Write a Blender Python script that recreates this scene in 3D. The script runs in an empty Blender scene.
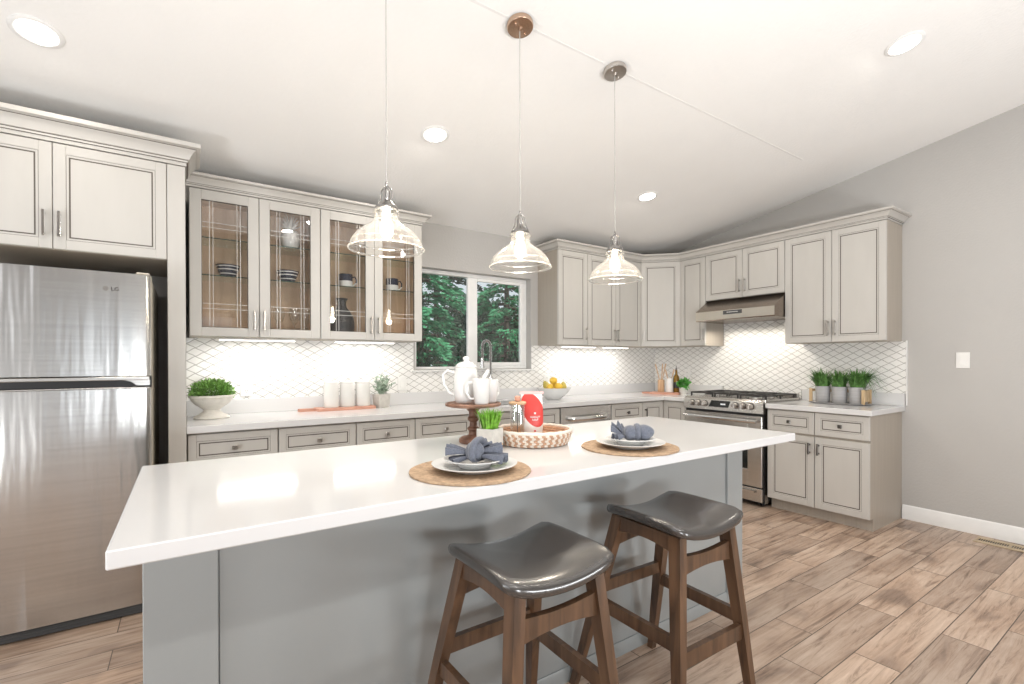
import bpy, math, random
from mathutils import Vector, Matrix
R = math.radians
PI = math.pi
scene = bpy.context.scene
COL = scene.collection

# ------------------------------------------------------------------ camera
cam_d = bpy.data.cameras.new('camera')
cam = bpy.data.objects.new('camera', cam_d); COL.objects.link(cam)
cam_d.sensor_fit = 'HORIZONTAL'; cam_d.sensor_width = 36.0
cam_d.lens = 479.16 * 36.0 / 1024.0
cam_d.shift_x = 0.0003; cam_d.shift_y = 22.07 / 1024.0
cam_d.clip_start = 0.02; cam_d.clip_end = 200
cam.location = (-4.6995, -3.8408, 1.2463)
yaw, pitch, roll = 0.5964, -0.0046, 0.0019
cam.matrix_world = (Matrix.Translation(cam.location) @ Matrix.Rotation(-yaw, 4, 'Z') @
                    Matrix.Rotation(PI / 2 + pitch, 4, 'X') @ Matrix.Rotation(-roll, 4, 'Z'))
scene.camera = cam

# ------------------------------------------------------------------ world, exposure
w = bpy.data.worlds.new('sky'); scene.world = w; w.use_nodes = True
bg = w.node_tree.nodes['Background']
bg.inputs[0].default_value = (0.86, 0.93, 1.0, 1); bg.inputs[1].default_value = 1.25
vs = scene.view_settings
scene.display_settings.display_device = 'sRGB'
vs.view_transform = 'Standard'; vs.look = 'None'; vs.gamma = 1.0; vs.use_curve_mapping = False
vs.exposure = -0.50
try:
    scene.cycles.use_denoising = True
    scene.cycles.denoiser = 'OPENIMAGEDENOISE'
    scene.cycles.max_bounces = 10; scene.cycles.diffuse_bounces = 5; scene.cycles.glossy_bounces = 5
    scene.cycles.transmission_bounces = 8; scene.cycles.transparent_max_bounces = 24
    scene.cycles.caustics_reflective = False; scene.cycles.caustics_refractive = False
    scene.cycles.sample_clamp_indirect = 4.0
except Exception:
    pass

def light(name, kind, loc, power, color=(1, 1, 1), size=0.1, size_y=None, aim=None, spot=None, blend=0.4):
    d = bpy.data.lights.new(name, kind); d.energy = power; d.color = color
    if kind == 'AREA':
        d.size = size
        if size_y: d.shape = 'RECTANGLE'; d.size_y = size_y
        else: d.shape = 'DISK'
    else:
        d.shadow_soft_size = size
    if spot: d.spot_size = spot; d.spot_blend = blend
    o = bpy.data.objects.new(name, d); COL.objects.link(o); o.location = loc
    if aim is not None:
        o.rotation_euler = (Vector(aim) - Vector(loc)).to_track_quat('-Z', 'Y').to_euler()
    return o

CZ0, CS = 2.4525, 0.172                     # ceiling height at the back wall, slope towards the room
def ceil_z(y): return CZ0 + CS * (-y)
SLOPE = math.atan(CS)
DAY = (0.93, 0.96, 1.0); WARM = (1.0, 0.92, 0.80); SOFT = (1.0, 0.965, 0.92)
# daylight fill added on the left, where the wall has no window
light('daylight_side_fill', 'AREA', (-7.2, -3.8, 1.6), 42, DAY, 2.4, 1.6, aim=(-2, -2.5, 1.0))
# photographer's bounced flash, with extra heads added as fill to brighten the ceiling
FL = (0.95, 0.98, 1.0)
light('bounce_flash_fill', 'AREA', (-6.5, -2.6, 0.7), 40, FL, 0.7, aim=(-5.2, -2.0, 2.8))
light('bounce_flash_fill', 'AREA', (-4.1, -5.0, 0.9), 92, FL, 0.7, aim=(-3.6, -4.0, 3.1))
light('bounce_flash_fill', 'AREA', (-2.2, -5.4, 0.5), 80, FL, 0.8, aim=(-2.0, -4.0, 3.1))  # added only to lift the ceiling's brightness
light('afternoon_sun', 'SUN', (0, -12, 12), 7.0, (1.0, 0.96, 0.88), R(1.5), aim=(3, -2, 2.5)).data.angle = R(1.5)
# recessed cans of the room behind the photographer
for (x, y, p_) in ((-5.2, -4.68, 24), (-3.43, -4.68, 24), (-5.2, -2.9, 5), (-3.43, -2.9, 5)):
    light('rear_downlight', 'AREA', (x, y, ceil_z(y) - 0.03), p_, SOFT, 0.15, aim=(x, y, 0))

# ------------------------------------------------------------------ mesh builder
class MB:
    def __init__(s): s.v = []; s.f = []; s.m = []; s.cur = 0; s.T = Matrix.Identity(4)
    def at(s, x=0, y=0, z=0, rz=0, rx=0, ry=0, sc=1):
        s.T = (Matrix.Translation((x, y, z)) @ Matrix.Rotation(rz, 4, 'Z') @ Matrix.Rotation(ry, 4, 'Y') @
               Matrix.Rotation(rx, 4, 'X') @ Matrix.Scale(sc, 4)); return s
    def mat(s, i): s.cur = i; return s
    def add(s, vs, fs):
        b = len(s.v)
        s.v += [tuple(s.T @ Vector(p)) for p in vs]
        for f in fs: s.f.append([b + i for i in f]); s.m.append(s.cur)
        return s
    def box(s, x0, x1, y0, y1, z0, z1, c=0.0):
        if c <= 0:
            return s.add([(x0,y0,z0),(x1,y0,z0),(x1,y1,z0),(x0,y1,z0),(x0,y0,z1),(x1,y0,z1),(x1,y1,z1),(x0,y1,z1)],
                  [(0,3,2,1),(4,5,6,7),(0,1,5,4),(1,2,6,5),(2,3,7,6),(3,0,4,7)])
        X = (x0, x1); Y = (y0, y1); Z = (z0, z1); vs = []; idx = {}
        for i in (0, 1):
            for j in (0, 1):
                for k in (0, 1):
                    for ax in (0, 1, 2):
                        p = [X[i], Y[j], Z[k]]; sg = (1 if i == 0 else -1, 1 if j == 0 else -1, 1 if k == 0 else -1)
                        for a in range(3):
                            if a != ax: p[a] += c * sg[a]
                        idx[(i, j, k, ax)] = len(vs); vs.append(tuple(p))
        cen = Vector(((x0+x1)/2, (y0+y1)/2, (z0+z1)/2)); fs = []
        def face(l):
            p = [Vector(vs[i]) for i in l]
            n = (p[1]-p[0]).cross(p[2]-p[0])
            if n.dot(sum(p, Vector())/len(p) - cen) < 0: l = l[::-1]
            fs.append(tuple(l))
        for ax in range(3):
            o = [a for a in range(3) if a != ax]
            for e in (0, 1):
                q = []
                for (a, b) in ((0,0),(1,0),(1,1),(0,1)):
                    t = [0,0,0]; t[ax] = e; t[o[0]] = a; t[o[1]] = b
                    q.append(idx[(t[0],t[1],t[2],ax)])
                face(q)
            for a in (0, 1):
                for b in (0, 1):
                    t = [0,0,0]; t[o[0]] = a; t[o[1]] = b
                    t0 = list(t); t0[ax] = 0; t1 = list(t); t1[ax] = 1
                    face([idx[tuple(t0)+(o[0],)], idx[tuple(t1)+(o[0],)], idx[tuple(t1)+(o[1],)], idx[tuple(t0)+(o[1],)]])
        for i in (0,1):
            for j in (0,1):
                for k in (0,1): face([idx[(i,j,k,0)], idx[(i,j,k,1)], idx[(i,j,k,2)]])
        return s.add(vs, fs)
    def lathe(s, prof, n=32, cx=0, cy=0, cz=0, sx=1, sy=1, fn=None):
        vs = []; fs = []; rows = []
        for (r, z) in prof:
            if r < 1e-6: rows.append([len(vs)]); vs.append((cx, cy, cz + z))
            else:
                row = []
                for i in range(n):
                    a = 2*PI*i/n; rr = r * (fn(a, z) if fn else 1)
                    row.append(len(vs)); vs.append((cx + rr*sx*math.cos(a), cy + rr*sy*math.sin(a), cz + z))
                rows.append(row)
        for a, b in zip(rows, rows[1:]):
            for i in range(n):
                j = (i+1) % n
                if len(a) == 1 and len(b) == 1: continue
                if len(a) == 1: fs.append((a[0], b[j], b[i]))
                elif len(b) == 1: fs.append((a[i], a[j], b[0]))
                else: fs.append((a[i], a[j], b[j], b[i]))
        return s.add(vs, fs)
    def tube(s, pts, r, n=8, caps=True, closed=False, flat=1.0):
        pts = [Vector(p) for p in pts]; N = len(pts)
        rs = r if isinstance(r, (list, tuple)) else [r]*N
        vs = []; fs = []; prev = None
        for i, p in enumerate(pts):
            if closed: t = pts[(i+1) % N] - pts[i-1]
            else: t = pts[min(i+1, N-1)] - pts[max(i-1, 0)]
            t = t.normalized() if t.length > 1e-9 else Vector((0,0,1))
            if prev is None:
                up = Vector((0,0,1)) if abs(t.z) < 0.9 else Vector((1,0,0))
                u = t.cross(up).normalized()
            else:
                u = (prev - t*prev.dot(t)).normalized()
            prev = u; wv = t.cross(u)
            for k in range(n):
                a = 2*PI*k/n
                vs.append(tuple(p + (u*math.cos(a) + wv*math.sin(a)*flat)*rs[i]))
        L = N if closed else N-1
        for i in range(L):
            for k in range(n):
                a = i*n+k; b = i*n+(k+1) % n; i2 = (i+1) % N
                fs.append((a, b, i2*n+(k+1) % n, i2*n+k))
        if caps and not closed:
            fs.append(tuple(range(n))[::-1]); fs.append(tuple((N-1)*n+k for k in range(n)))
        return s.add(vs, fs)
    def cyl(s, p0, p1, r, n=16, r1=None): return s.tube([p0, p1], [r, r if r1 is None else r1], n)
    def sphere(s, c, r, n=16, m=10, sx=1, sy=1, sz=1, fn=None):
        prof = [(r*math.sin(PI*i/m), -r*sz*math.cos(PI*i/m)) for i in range(m+1)]
        prof[0] = (0, -r*sz); prof[-1] = (0, r*sz)
        return s.lathe(prof, n, c[0], c[1], c[2], sx, sy, fn)
    def prism(s, poly, ax, a0, a1):
        """poly of 2-D points extruded along axis ax ('x': poly is (y,z); 'y': (x,z); 'z': (x,y))"""
        def P(p, a): return {'x': (a, p[0], p[1]), 'y': (p[0], a, p[1]), 'z': (p[0], p[1], a)}[ax]
        n = len(poly); vs = [P(p, a0) for p in poly] + [P(p, a1) for p in poly]
        fs = [(i, (i+1) % n, n+(i+1) % n, n+i) for i in range(n)] + [tuple(range(n))[::-1], tuple(range(n, 2*n))]
        return s.add(vs, fs)
    def bar(s, p0, p1, w, t, up=(0,0,1), w1=None, t1=None):
        """rectangular bar, w across, t along 'up'"""
        p0 = Vector(p0); p1 = Vector(p1); d = (p1-p0).normalized(); u = Vector(up)
        a = d.cross(u).normalized(); b = a.cross(d).normalized()
        w1 = w if w1 is None else w1; t1 = t if t1 is None else t1; vs = []
        for p, ww, tt in ((p0, w, t), (p1, w1, t1)):
            for (i, j) in ((-1,-1),(1,-1),(1,1),(-1,1)): vs.append(tuple(p + a*i*ww/2 + b*j*tt/2))
        return s.add(vs, [(0,1,2,3)[::-1],(4,5,6,7),(0,1,5,4),(1,2,6,5),(2,3,7,6),(3,0,4,7)])
    def grid(s, fn, nu, nv):
        vs = [fn(i/nu, j/nv) for i in range(nu+1) for j in range(nv+1)]
        fs = [(i*(nv+1)+j, (i+1)*(nv+1)+j, (i+1)*(nv+1)+j+1, i*(nv+1)+j+1) for i in range(nu) for j in range(nv)]
        return s.add(vs, fs)
    def build(s, name, mats, parent=None, loc=(0,0,0), rz=0, angle=35, smooth=True, normals=True):
        me = bpy.data.meshes.new(name); me.from_pydata(s.v, [], s.f)
        if not isinstance(mats, (list, tuple)): mats = [mats]
        for m in mats: me.materials.append(m)
        me.polygons.foreach_set('material_index', s.m)
        me.update()
        if normals:
            import bmesh
            bm = bmesh.new(); bm.from_mesh(me); bmesh.ops.recalc_face_normals(bm, faces=bm.faces); bm.to_mesh(me); bm.free()
        if smooth:
            me.polygons.foreach_set('use_smooth', [True]*len(me.polygons))
            me.set_sharp_from_angle(angle=R(angle))
        o = bpy.data.objects.new(name, me); COL.objects.link(o)
        o.location = loc; o.rotation_euler = (0, 0, rz)
        if parent is not None: o.parent = parent
        return o

def thing(name, label, cat, loc=(0,0,0), rz=0, group=None):
    o = bpy.data.objects.new(name, None); COL.objects.link(o); o.empty_display_size = 0.05
    o.location = loc; o.rotation_euler = (0, 0, rz); o['label'] = label; o['category'] = cat
    if group: o['group'] = group
    return o
def tag(o, label, cat, group=None):
    o['label'] = label; o['category'] = cat
    if group: o['group'] = group
    return o
def struct(o): o['kind'] = 'structure'; return o
def lab(o, label): o['label'] = label; return o

# ------------------------------------------------------------------ materials
def nt(m): return m.node_tree.nodes, m.node_tree.links
def mat(name, color, rough=0.5, metal=0.0, noise=None, bump=None, spec=None, coat=0, emit=None, estr=0, aniso=0, sheen=0):
    """noise = (scale xyz, amount, detail); bump = (scale xyz, strength, distance)"""
    m = bpy.data.materials.new(name); m.use_nodes = True; N, L = nt(m); b = N['Principled BSDF']
    b.inputs['Base Color'].default_value = (*color, 1); b.inputs['Roughness'].default_value = rough
    b.inputs['Metallic'].default_value = metal
    if spec is not None: b.inputs['Specular IOR Level'].default_value = spec
    if coat: b.inputs['Coat Weight'].default_value = coat; b.inputs['Coat Roughness'].default_value = 0.12
    if aniso: b.inputs['Anisotropic'].default_value = aniso
    if sheen: b.inputs['Sheen Weight'].default_value = sheen
    if emit: b.inputs['Emission Color'].default_value = (*emit, 1); b.inputs['Emission Strength'].default_value = estr
    def noise_node(sc, detail=4):
        tc = N.new('ShaderNodeTexCoord'); mp = N.new('ShaderNodeMapping'); tx = N.new('ShaderNodeTexNoise')
        mp.inputs['Scale'].default_value = sc; tx.inputs['Scale'].default_value = 1; tx.inputs['Detail'].default_value = detail
        L.new(tc.outputs['Object'], mp.inputs[0]); L.new(mp.outputs[0], tx.inputs['Vector']); return tx
    if noise is None and not emit: noise = ((9, 9, 9), 0.04, 3)
    if noise:
        tx = noise_node(noise[0], noise[2]); rp = N.new('ShaderNodeValToRGB'); a = noise[1]
        rp.color_ramp.elements[0].position = 0.25; rp.color_ramp.elements[1].position = 0.75
        rp.color_ramp.elements[0].color = tuple(max(0, c*(1-a)) for c in color) + (1,)
        rp.color_ramp.elements[1].color = tuple(min(1, c*(1+a)) for c in color) + (1,)
        L.new(tx.outputs[0], rp.inputs[0]); L.new(rp.outputs[0], b.inputs['Base Color'])
    if bump:
        tx = noise_node(bump[0], 3); bp = N.new('ShaderNodeBump'); bp.inputs['Strength'].default_value = bump[1]
        bp.inputs['Distance'].default_value = bump[2]
        L.new(tx.outputs[0], bp.inputs['Height']); L.new(bp.outputs[0], b.inputs['Normal'])
    return m
def math_node(N, L, op, a, b=None, c=None):
    n = N.new('ShaderNodeMath'); n.operation = op
    for i, x in enumerate((a, b, c)):
        if x is None: continue
        if isinstance(x, (int, float)): n.inputs[i].default_value = x
        else: L.new(x, n.inputs[i])
    return n.outputs[0]

def thin_glass(name, tint=(1, 1, 1), base=0.04, power=4.0, gloss=0.02, refl=1.0, haze=0):
    m = bpy.data.materials.new(name); m.use_nodes = True; N, L = nt(m); N.clear()
    out = N.new('ShaderNodeOutputMaterial'); mx = N.new('ShaderNodeMixShader'); tr = N.new('ShaderNodeBsdfTransparent')
    gl = N.new('ShaderNodeBsdfGlossy'); lw = N.new('ShaderNodeLayerWeight')
    tr.inputs[0].default_value = (*tint, 1); gl.inputs['Roughness'].default_value = gloss
    gl.inputs[0].default_value = (refl, refl, refl, 1)
    lw.inputs[0].default_value = 0.5
    p = math_node(N, L, 'POWER', lw.outputs['Facing'], power)
    f = math_node(N, L, 'MULTIPLY_ADD', p, 1 - base, base)
    L.new(f, mx.inputs[0]); L.new(tr.outputs[0], mx.inputs[1]); L.new(gl.outputs[0], mx.inputs[2]); L.new(mx.outputs[0], out.inputs[0])
    if haze:      # translucent share put in to imitate the bulb's glow on clear glass
        tl = N.new('ShaderNodeBsdfTranslucent'); tl.inputs[0].default_value = (1, 0.97, 0.92, 1); m2 = N.new('ShaderNodeMixShader'); m2.inputs[0].default_value = haze
        L.new(mx.outputs[0], m2.inputs[1]); L.new(tl.outputs[0], m2.inputs[2]); L.new(m2.outputs[0], out.inputs[0])
    return m

def tile_material(name, axis):
    m = bpy.data.materials.new(name); m.use_nodes = True; N, L = nt(m); b = N['Principled BSDF']
    tc = N.new('ShaderNodeTexCoord'); sp = N.new('ShaderNodeSeparateXYZ'); L.new(tc.outputs['Object'], sp.inputs[0])
    u = math_node(N, L, 'DIVIDE', sp.outputs[axis], 0.100); v = math_node(N, L, 'DIVIDE', sp.outputs[2], 0.0572)
    p = math_node(N, L, 'ADD', u, v); q = math_node(N, L, 'SUBTRACT', u, v)
    sq = math_node(N, L, 'SINE', math_node(N, L, 'MULTIPLY', q, 2*PI)); s_p = math_node(N, L, 'SINE', math_node(N, L, 'MULTIPLY', p, 2*PI))
    p2 = math_node(N, L, 'MULTIPLY_ADD', sq, 0.022, p); q2 = math_node(N, L, 'MULTIPLY_ADD', s_p, -0.022, q)
    ds = []
    for x in (p2, q2):
        f = math_node(N, L, 'FRACT', x); ds.append(math_node(N, L, 'MINIMUM', f, math_node(N, L, 'SUBTRACT', 1.0, f)))
    d = math_node(N, L, 'MINIMUM', ds[0], ds[1])
    g = math_node(N, L, 'GREATER_THAN', d, 0.046)
    mx = N.new('ShaderNodeMix'); mx.data_type = 'RGBA'; L.new(g, mx.inputs[0])
    mx.inputs[6].default_value = (0.43, 0.42, 0.40, 1); mx.inputs[7].default_value = (0.88, 0.875, 0.855, 1)
    L.new(mx.outputs[2], b.inputs['Base Color'])
    rr = math_node(N, L, 'MULTIPLY_ADD', g, -0.45, 0.65); L.new(rr, b.inputs['Roughness'])
    sm = N.new('ShaderNodeMapRange'); sm.inputs[1].default_value = 0.02; sm.inputs[2].default_value = 0.14; L.new(d, sm.inputs[0])
    bp = N.new('ShaderNodeBump'); bp.inputs['Strength'].default_value = 0.35; bp.inputs['Distance'].default_value = 0.002
    L.new(sm.outputs[0], bp.inputs['Height']); L.new(bp.outputs[0], b.inputs['Normal'])
    return m

def floor_material():
    m = bpy.data.materials.new('oak_plank_floor'); m.use_nodes = True; N, L = nt(m); b = N['Principled BSDF']
    tc = N.new('ShaderNodeTexCoord')
    br = N.new('ShaderNodeTexBrick'); L.new(tc.outputs['Object'], br.inputs['Vector'])
    br.offset = 0.37; br.offset_frequency = 2; br.squash = 1
    br.inputs['Color1'].default_value = (0, 0, 0, 1); br.inputs['Color2'].default_value = (1, 1, 1, 1); br.inputs['Mortar'].default_value = (0.5, 0.5, 0.5, 1)
    br.inputs['Scale'].default_value = 1; br.inputs['Mortar Size'].default_value = 0.0022; br.inputs['Mortar Smooth'].default_value = 0.2
    br.inputs['Brick Width'].default_value = 0.78; br.inputs['Row Height'].default_value = 0.165; br.inputs['Bias'].default_value = 0
    # grain, shifted for every plank
    mp = N.new('ShaderNodeVectorMath'); mp.operation = 'MULTIPLY'; mp.inputs[1].default_value = (2.2, 30, 1); L.new(tc.outputs['Object'], mp.inputs[0])
    sh = N.new('ShaderNodeVectorMath'); sh.operation = 'MULTIPLY_ADD'; L.new(br.outputs['Color'], sh.inputs[0]); sh.inputs[1].default_value = (37, 11, 0); L.new(mp.outputs[0], sh.inputs[2])
    n1 = N.new('ShaderNodeTexNoise'); n1.inputs['Scale'].default_value = 1.0; n1.inputs['Detail'].default_value = 10; n1.inputs['Roughness'].default_value = 0.70; n1.inputs['Distortion'].default_value = 0.9
    L.new(sh.outputs[0], n1.inputs['Vector'])
    mp2 = N.new('ShaderNodeVectorMath'); mp2.operation = 'MULTIPLY'; mp2.inputs[1].default_value = (2.2, 5.5, 1); L.new(tc.outputs['Object'], mp2.inputs[0])
    sh2 = N.new('ShaderNodeVectorMath'); sh2.operation = 'MULTIPLY_ADD'; L.new(br.outputs['Color'], sh2.inputs[0]); sh2.inputs[1].default_value = (19, 7, 0); L.new(mp2.outputs[0], sh2.inputs[2])
    n2 = N.new('ShaderNodeTexNoise'); n2.inputs['Scale'].default_value = 1.0; n2.inputs['Detail'].default_value = 4; n2.inputs['Distortion'].default_value = 0.6
    L.new(sh2.outputs[0], n2.inputs['Vector'])
    r1 = N.new('ShaderNodeValToRGB'); e = r1.color_ramp.elements
    e[0].position = 0.34; e[0].color = (0.27, 0.20, 0.155, 1); e[1].position = 0.66; e[1].color = (0.655, 0.55, 0.46, 1)
    x = r1.color_ramp.elements.new(0.47); x.color = (0.53, 0.42, 0.335, 1)
    L.new(n1.outputs[0], r1.inputs[0])
    r2 = N.new('ShaderNodeValToRGB'); e = r2.color_ramp.elements
    e[0].position = 0.30; e[0].color = (0.33, 0.29, 0.28, 1); e[1].position = 0.60; e[1].color = (1, 1, 1, 1)
    x = r2.color_ramp.elements.new(0.45); x.color = (0.80, 0.74, 0.70, 1)
    L.new(n2.outputs[0], r2.inputs[0])
    mu = N.new('ShaderNodeMix'); mu.data_type = 'RGBA'; mu.blend_type = 'MULTIPLY'; mu.inputs[0].default_value = 0.75
    L.new(r1.outputs[0], mu.inputs[6]); L.new(r2.outputs[0], mu.inputs[7])
    r3 = N.new('ShaderNodeValToRGB'); e = r3.color_ramp.elements
    e[0].position = 0; e[0].color = (0.78, 0.75, 0.74, 1); e[1].position = 1; e[1].color = (1.12, 1.05, 1.0, 1)
    L.new(br.outputs['Color'], r3.inputs[0])
    mu2 = N.new('ShaderNodeMix'); mu2.data_type = 'RGBA'; mu2.blend_type = 'MULTIPLY'; mu2.inputs[0].default_value = 1
    L.new(mu.outputs[2], mu2.inputs[6]); L.new(r3.outputs[0], mu2.inputs[7])
    mo = N.new('ShaderNodeMix'); mo.data_type = 'RGBA'; L.new(br.outputs['Fac'], mo.inputs[0]); L.new(mu2.outputs[2], mo.inputs[6]); mo.inputs[7].default_value = (0.10, 0.075, 0.055, 1)
    L.new(mo.outputs[2], b.inputs['Base Color'])
    b.inputs['Roughness'].default_value = 0.34; b.inputs['Specular IOR Level'].default_value = 0.5
    bp = N.new('ShaderNodeBump'); bp.inputs['Strength'].default_value = 0.25; bp.inputs['Distance'].default_value = 0.004
    L.new(n1.outputs[0], bp.inputs['Height']); L.new(bp.outputs[0], b.inputs['Normal'])
    return m

def wood_material(name, c0, c1, scale=(2, 2, 30), rough=0.4, coat=0.0):
    m = bpy.data.materials.new(name); m.use_nodes = True; N, L = nt(m); b = N['Principled BSDF']
    tc = N.new('ShaderNodeTexCoord'); mp = N.new('ShaderNodeMapping'); mp.inputs['Scale'].default_value = scale
    n1 = N.new('ShaderNodeTexNoise'); n1.inputs['Scale'].default_value = 1; n1.inputs['Detail'].default_value = 6; n1.inputs['Distortion'].default_value = 0.8
    L.new(tc.outputs['Object'], mp.inputs[0]); L.new(mp.outputs[0], n1.inputs['Vector'])
    r = N.new('ShaderNodeValToRGB'); r.color_ramp.elements[0].position = 0.3; r.color_ramp.elements[1].position = 0.7
    r.color_ramp.elements[0].color = (*c0, 1); r.color_ramp.elements[1].color = (*c1, 1)
    L.new(n1.outputs[0], r.inputs[0]); L.new(r.outputs[0], b.inputs['Base Color'])
    b.inputs['Roughness'].default_value = rough
    if coat: b.inputs['Coat Weight'].default_value = coat
    return m

M = {}
M['ceiling'] = mat('ceiling_paint', (0.90, 0.895, 0.88), 0.9, noise=((3,3,3),0.012,2), bump=((55,55,55),0.18,0.01))
M['wall'] = mat('grey_wall_paint', (0.495, 0.483, 0.466), 0.75, noise=((2,2,2),0.015,3), bump=((60,60,60),0.2,0.008))
M['white_trim'] = mat('white_trim_paint', (0.86, 0.86, 0.85), 0.35)
M['paint'] = mat('greige_cabinet_paint', (0.54, 0.524, 0.495), 0.38, noise=((14,14,3),0.025,4))
M['glaze'] = mat('dark_glaze_line', (0.105, 0.09, 0.075), 0.6)
M['side'] = mat('cabinet_side_shaded', (0.42, 0.375, 0.32), 0.42, noise=((60,60,2),0.05,3))  # cabinet paint darkened and browned to imitate shade and warm light on the sides
M['interior'] = wood_material('cabinet_interior_wood', (0.55, 0.36, 0.225), (0.76, 0.56, 0.375), (14, 14, 1.2), 0.5)
M['island'] = mat('grey_island_paint', (0.34, 0.362, 0.366), 0.26, noise=((5,5,5),0.02,4), coat=0.3)
M['quartz'] = mat('white_quartz', (0.70, 0.70, 0.705), 0.1, noise=((2.2,3.5,2),0.022,8), spec=0.5)
M['tile_b'] = tile_material('arabesque_tile_back', 0)
M['tile_r'] = tile_material('arabesque_tile_right', 1)
M['floor'] = floor_material()
M['steel'] = mat('brushed_stainless', (0.60, 0.595, 0.585), 0.24, 1.0, noise=((1.2,1.2,90),0.06,3), bump=((7.5,7.5,0.55),0.35,0.03), aniso=0.4)
M['steel2'] = mat('stainless_appliance', (0.66, 0.645, 0.62), 0.26, 1.0, noise=((2,2,60),0.05,3), aniso=0.3)
M['chrome'] = mat('polished_chrome', (0.80, 0.80, 0.80), 0.12, 1.0)
M['nickel'] = mat('brushed_nickel', (0.56, 0.53, 0.50), 0.3, 1.0)
M['pewter'] = mat('dark_pewter', (0.16, 0.15, 0.14), 0.35, 1.0)
M['bronze'] = mat('copper_nickel_canopy', (0.56, 0.40, 0.30), 0.24, 1.0)
M['black'] = mat('black_plastic', (0.018, 0.018, 0.02), 0.35)
M['darkgap'] = mat('dark_grey_plastic', (0.07, 0.072, 0.075), 0.5)
M['iron'] = mat('cast_iron', (0.035, 0.034, 0.033), 0.5)
M['ovenglass'] = mat('oven_glass', (0.012, 0.014, 0.014), 0.06)
M['fridgeside'] = mat('fridge_side_beige', (0.55, 0.51, 0.44), 0.5)
M['hoodsteel'] = mat('hood_steel_dark_reflection', (0.36, 0.30, 0.25), 0.26, 1.0, aniso=0.3)  # brown of the dark surroundings it mirrors is put into the steel colour
M['liplight'] = mat('hood_lip_steel_lit', (0.72, 0.68, 0.61), 0.34, 1.0)  # paler copy of the hood steel, painting the light on the front lip
M['seam'] = mat('ceiling_seam', (0.815, 0.81, 0.795), 0.9)
M['sockmetal'] = mat('aged_nickel', (0.36, 0.35, 0.34), 0.25, 1.0)
M['white'] = mat('white_ceramic', (0.76, 0.76, 0.75), 0.22)
M['matte_white'] = mat('matte_white_ceramic', (0.72, 0.715, 0.69), 0.5)
M['urn'] = mat('aged_white_urn', (0.76, 0.74, 0.69), 0.7, noise=((30,30,30),0.08,5), bump=((60,60,60),0.3,0.003))
M['plastic_white'] = mat('white_plastic', (0.85, 0.85, 0.83), 0.35)
M['walnut'] = wood_material('walnut_stool_wood', (0.055, 0.030, 0.017), (0.15, 0.080, 0.043), (30, 30, 3), 0.33, 0.2)
M['leather'] = mat('dark_brown_leather', (0.042, 0.037, 0.034), 0.27, noise=((40,40,40),0.12,4), spec=0.9, coat=0.35)
M['darkwood'] = wood_material('turned_dark_wood', (0.12, 0.055, 0.035), (0.30, 0.16, 0.105), (20, 20, 6), 0.45)
M['lightwood'] = wood_material('light_wood', (0.48, 0.30, 0.17), (0.68, 0.47, 0.29), (30, 30, 5), 0.5)
M['redwood'] = wood_material('reddish_wood', (0.46, 0.22, 0.155), (0.62, 0.34, 0.25), (6, 30, 30), 0.5)
M['jute'] = mat('woven_jute', (0.43, 0.30, 0.195), 0.85, noise=((60,60,60),0.3,4), bump=((120,120,120),0.6,0.004))
M['weave_tan'] = mat('tan_seagrass', (0.55, 0.34, 0.22), 0.75, noise=((80,80,80),0.25,3))
M['weave_white'] = mat('whitewashed_seagrass', (0.80, 0.73, 0.65), 0.75, noise=((80,80,80),0.1,3))
M['napkin'] = mat('slate_blue_linen', (0.12, 0.134, 0.172), 0.85, noise=((180,180,180),0.25,3), sheen=0.3)
M['leaf'] = mat('boxwood_green', (0.19, 0.37, 0.085), 0.5, noise=((45,45,45),0.6,2))
M['grass'] = mat('bright_grass_green', (0.17, 0.40, 0.035), 0.45, noise=((60,60,60),0.45,2))
M['spike'] = mat('deep_green_blade', (0.10, 0.23, 0.055), 0.42, noise=((40,40,40),0.6,2))
M['sage'] = mat('dusty_sage_green', (0.30, 0.38, 0.29), 0.6, noise=((60,60,60),0.4,2))
M['basil'] = mat('basil_green', (0.08, 0.30, 0.05), 0.4, noise=((40,40,40),0.4,2))
M['soil'] = mat('potting_soil', (0.05, 0.035, 0.025), 0.9)
M['concrete'] = mat('pale_concrete', (0.58, 0.56, 0.52), 0.8, noise=((30,30,30),0.12,5))
M['greypot'] = mat('grey_stoneware', (0.40, 0.395, 0.40), 0.6, noise=((4,4,60),0.15,4))
M['cane'] = wood_material('pale_cane', (0.42, 0.29, 0.16), (0.62, 0.46, 0.28), (30, 30, 5), 0.6)
M['navy'] = mat('navy_glaze', (0.016, 0.02, 0.045), 0.2)
M['blackclay'] = mat('black_clay', (0.022, 0.022, 0.024), 0.4, noise=((30,30,30),0.3,4))
M['amber'] = mat('amber_oil_bottle', (0.22, 0.12, 0.015), 0.08)
M['lemon'] = mat('lemon_skin', (0.80, 0.53, 0.06), 0.45, bump=((130,130,130),0.25,0.003))
M['pear'] = mat('golden_pear_skin', (0.56, 0.45, 0.09), 0.45, noise=((30,30,30),0.25,3))
M['groove'] = mat('etched_line', (0.78, 0.78, 0.76), 0.25)
M['pane'] = thin_glass('window_glass', (0.97, 0.985, 0.98), 0.05, 4)
M['cabglass'] = thin_glass('cabinet_door_glass', (0.97, 0.97, 0.965), 0.055, 3.5, 0.015)
M['shade'] = thin_glass('clear_shade_glass', (0.955, 0.955, 0.945), 0.11, 1.8, 0.08, haze=0.04)
M['rim'] = thin_glass('glass_rim', (0.90, 0.90, 0.88), 0.30, 1.5, 0.08, haze=0.16)
M['shelfglass'] = thin_glass('glass_shelf', (0.84, 0.92, 0.88), 0.06, 3)
M['shelfedge'] = mat('green_glass_edge', (0.04, 0.085, 0.065), 0.15)
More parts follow.
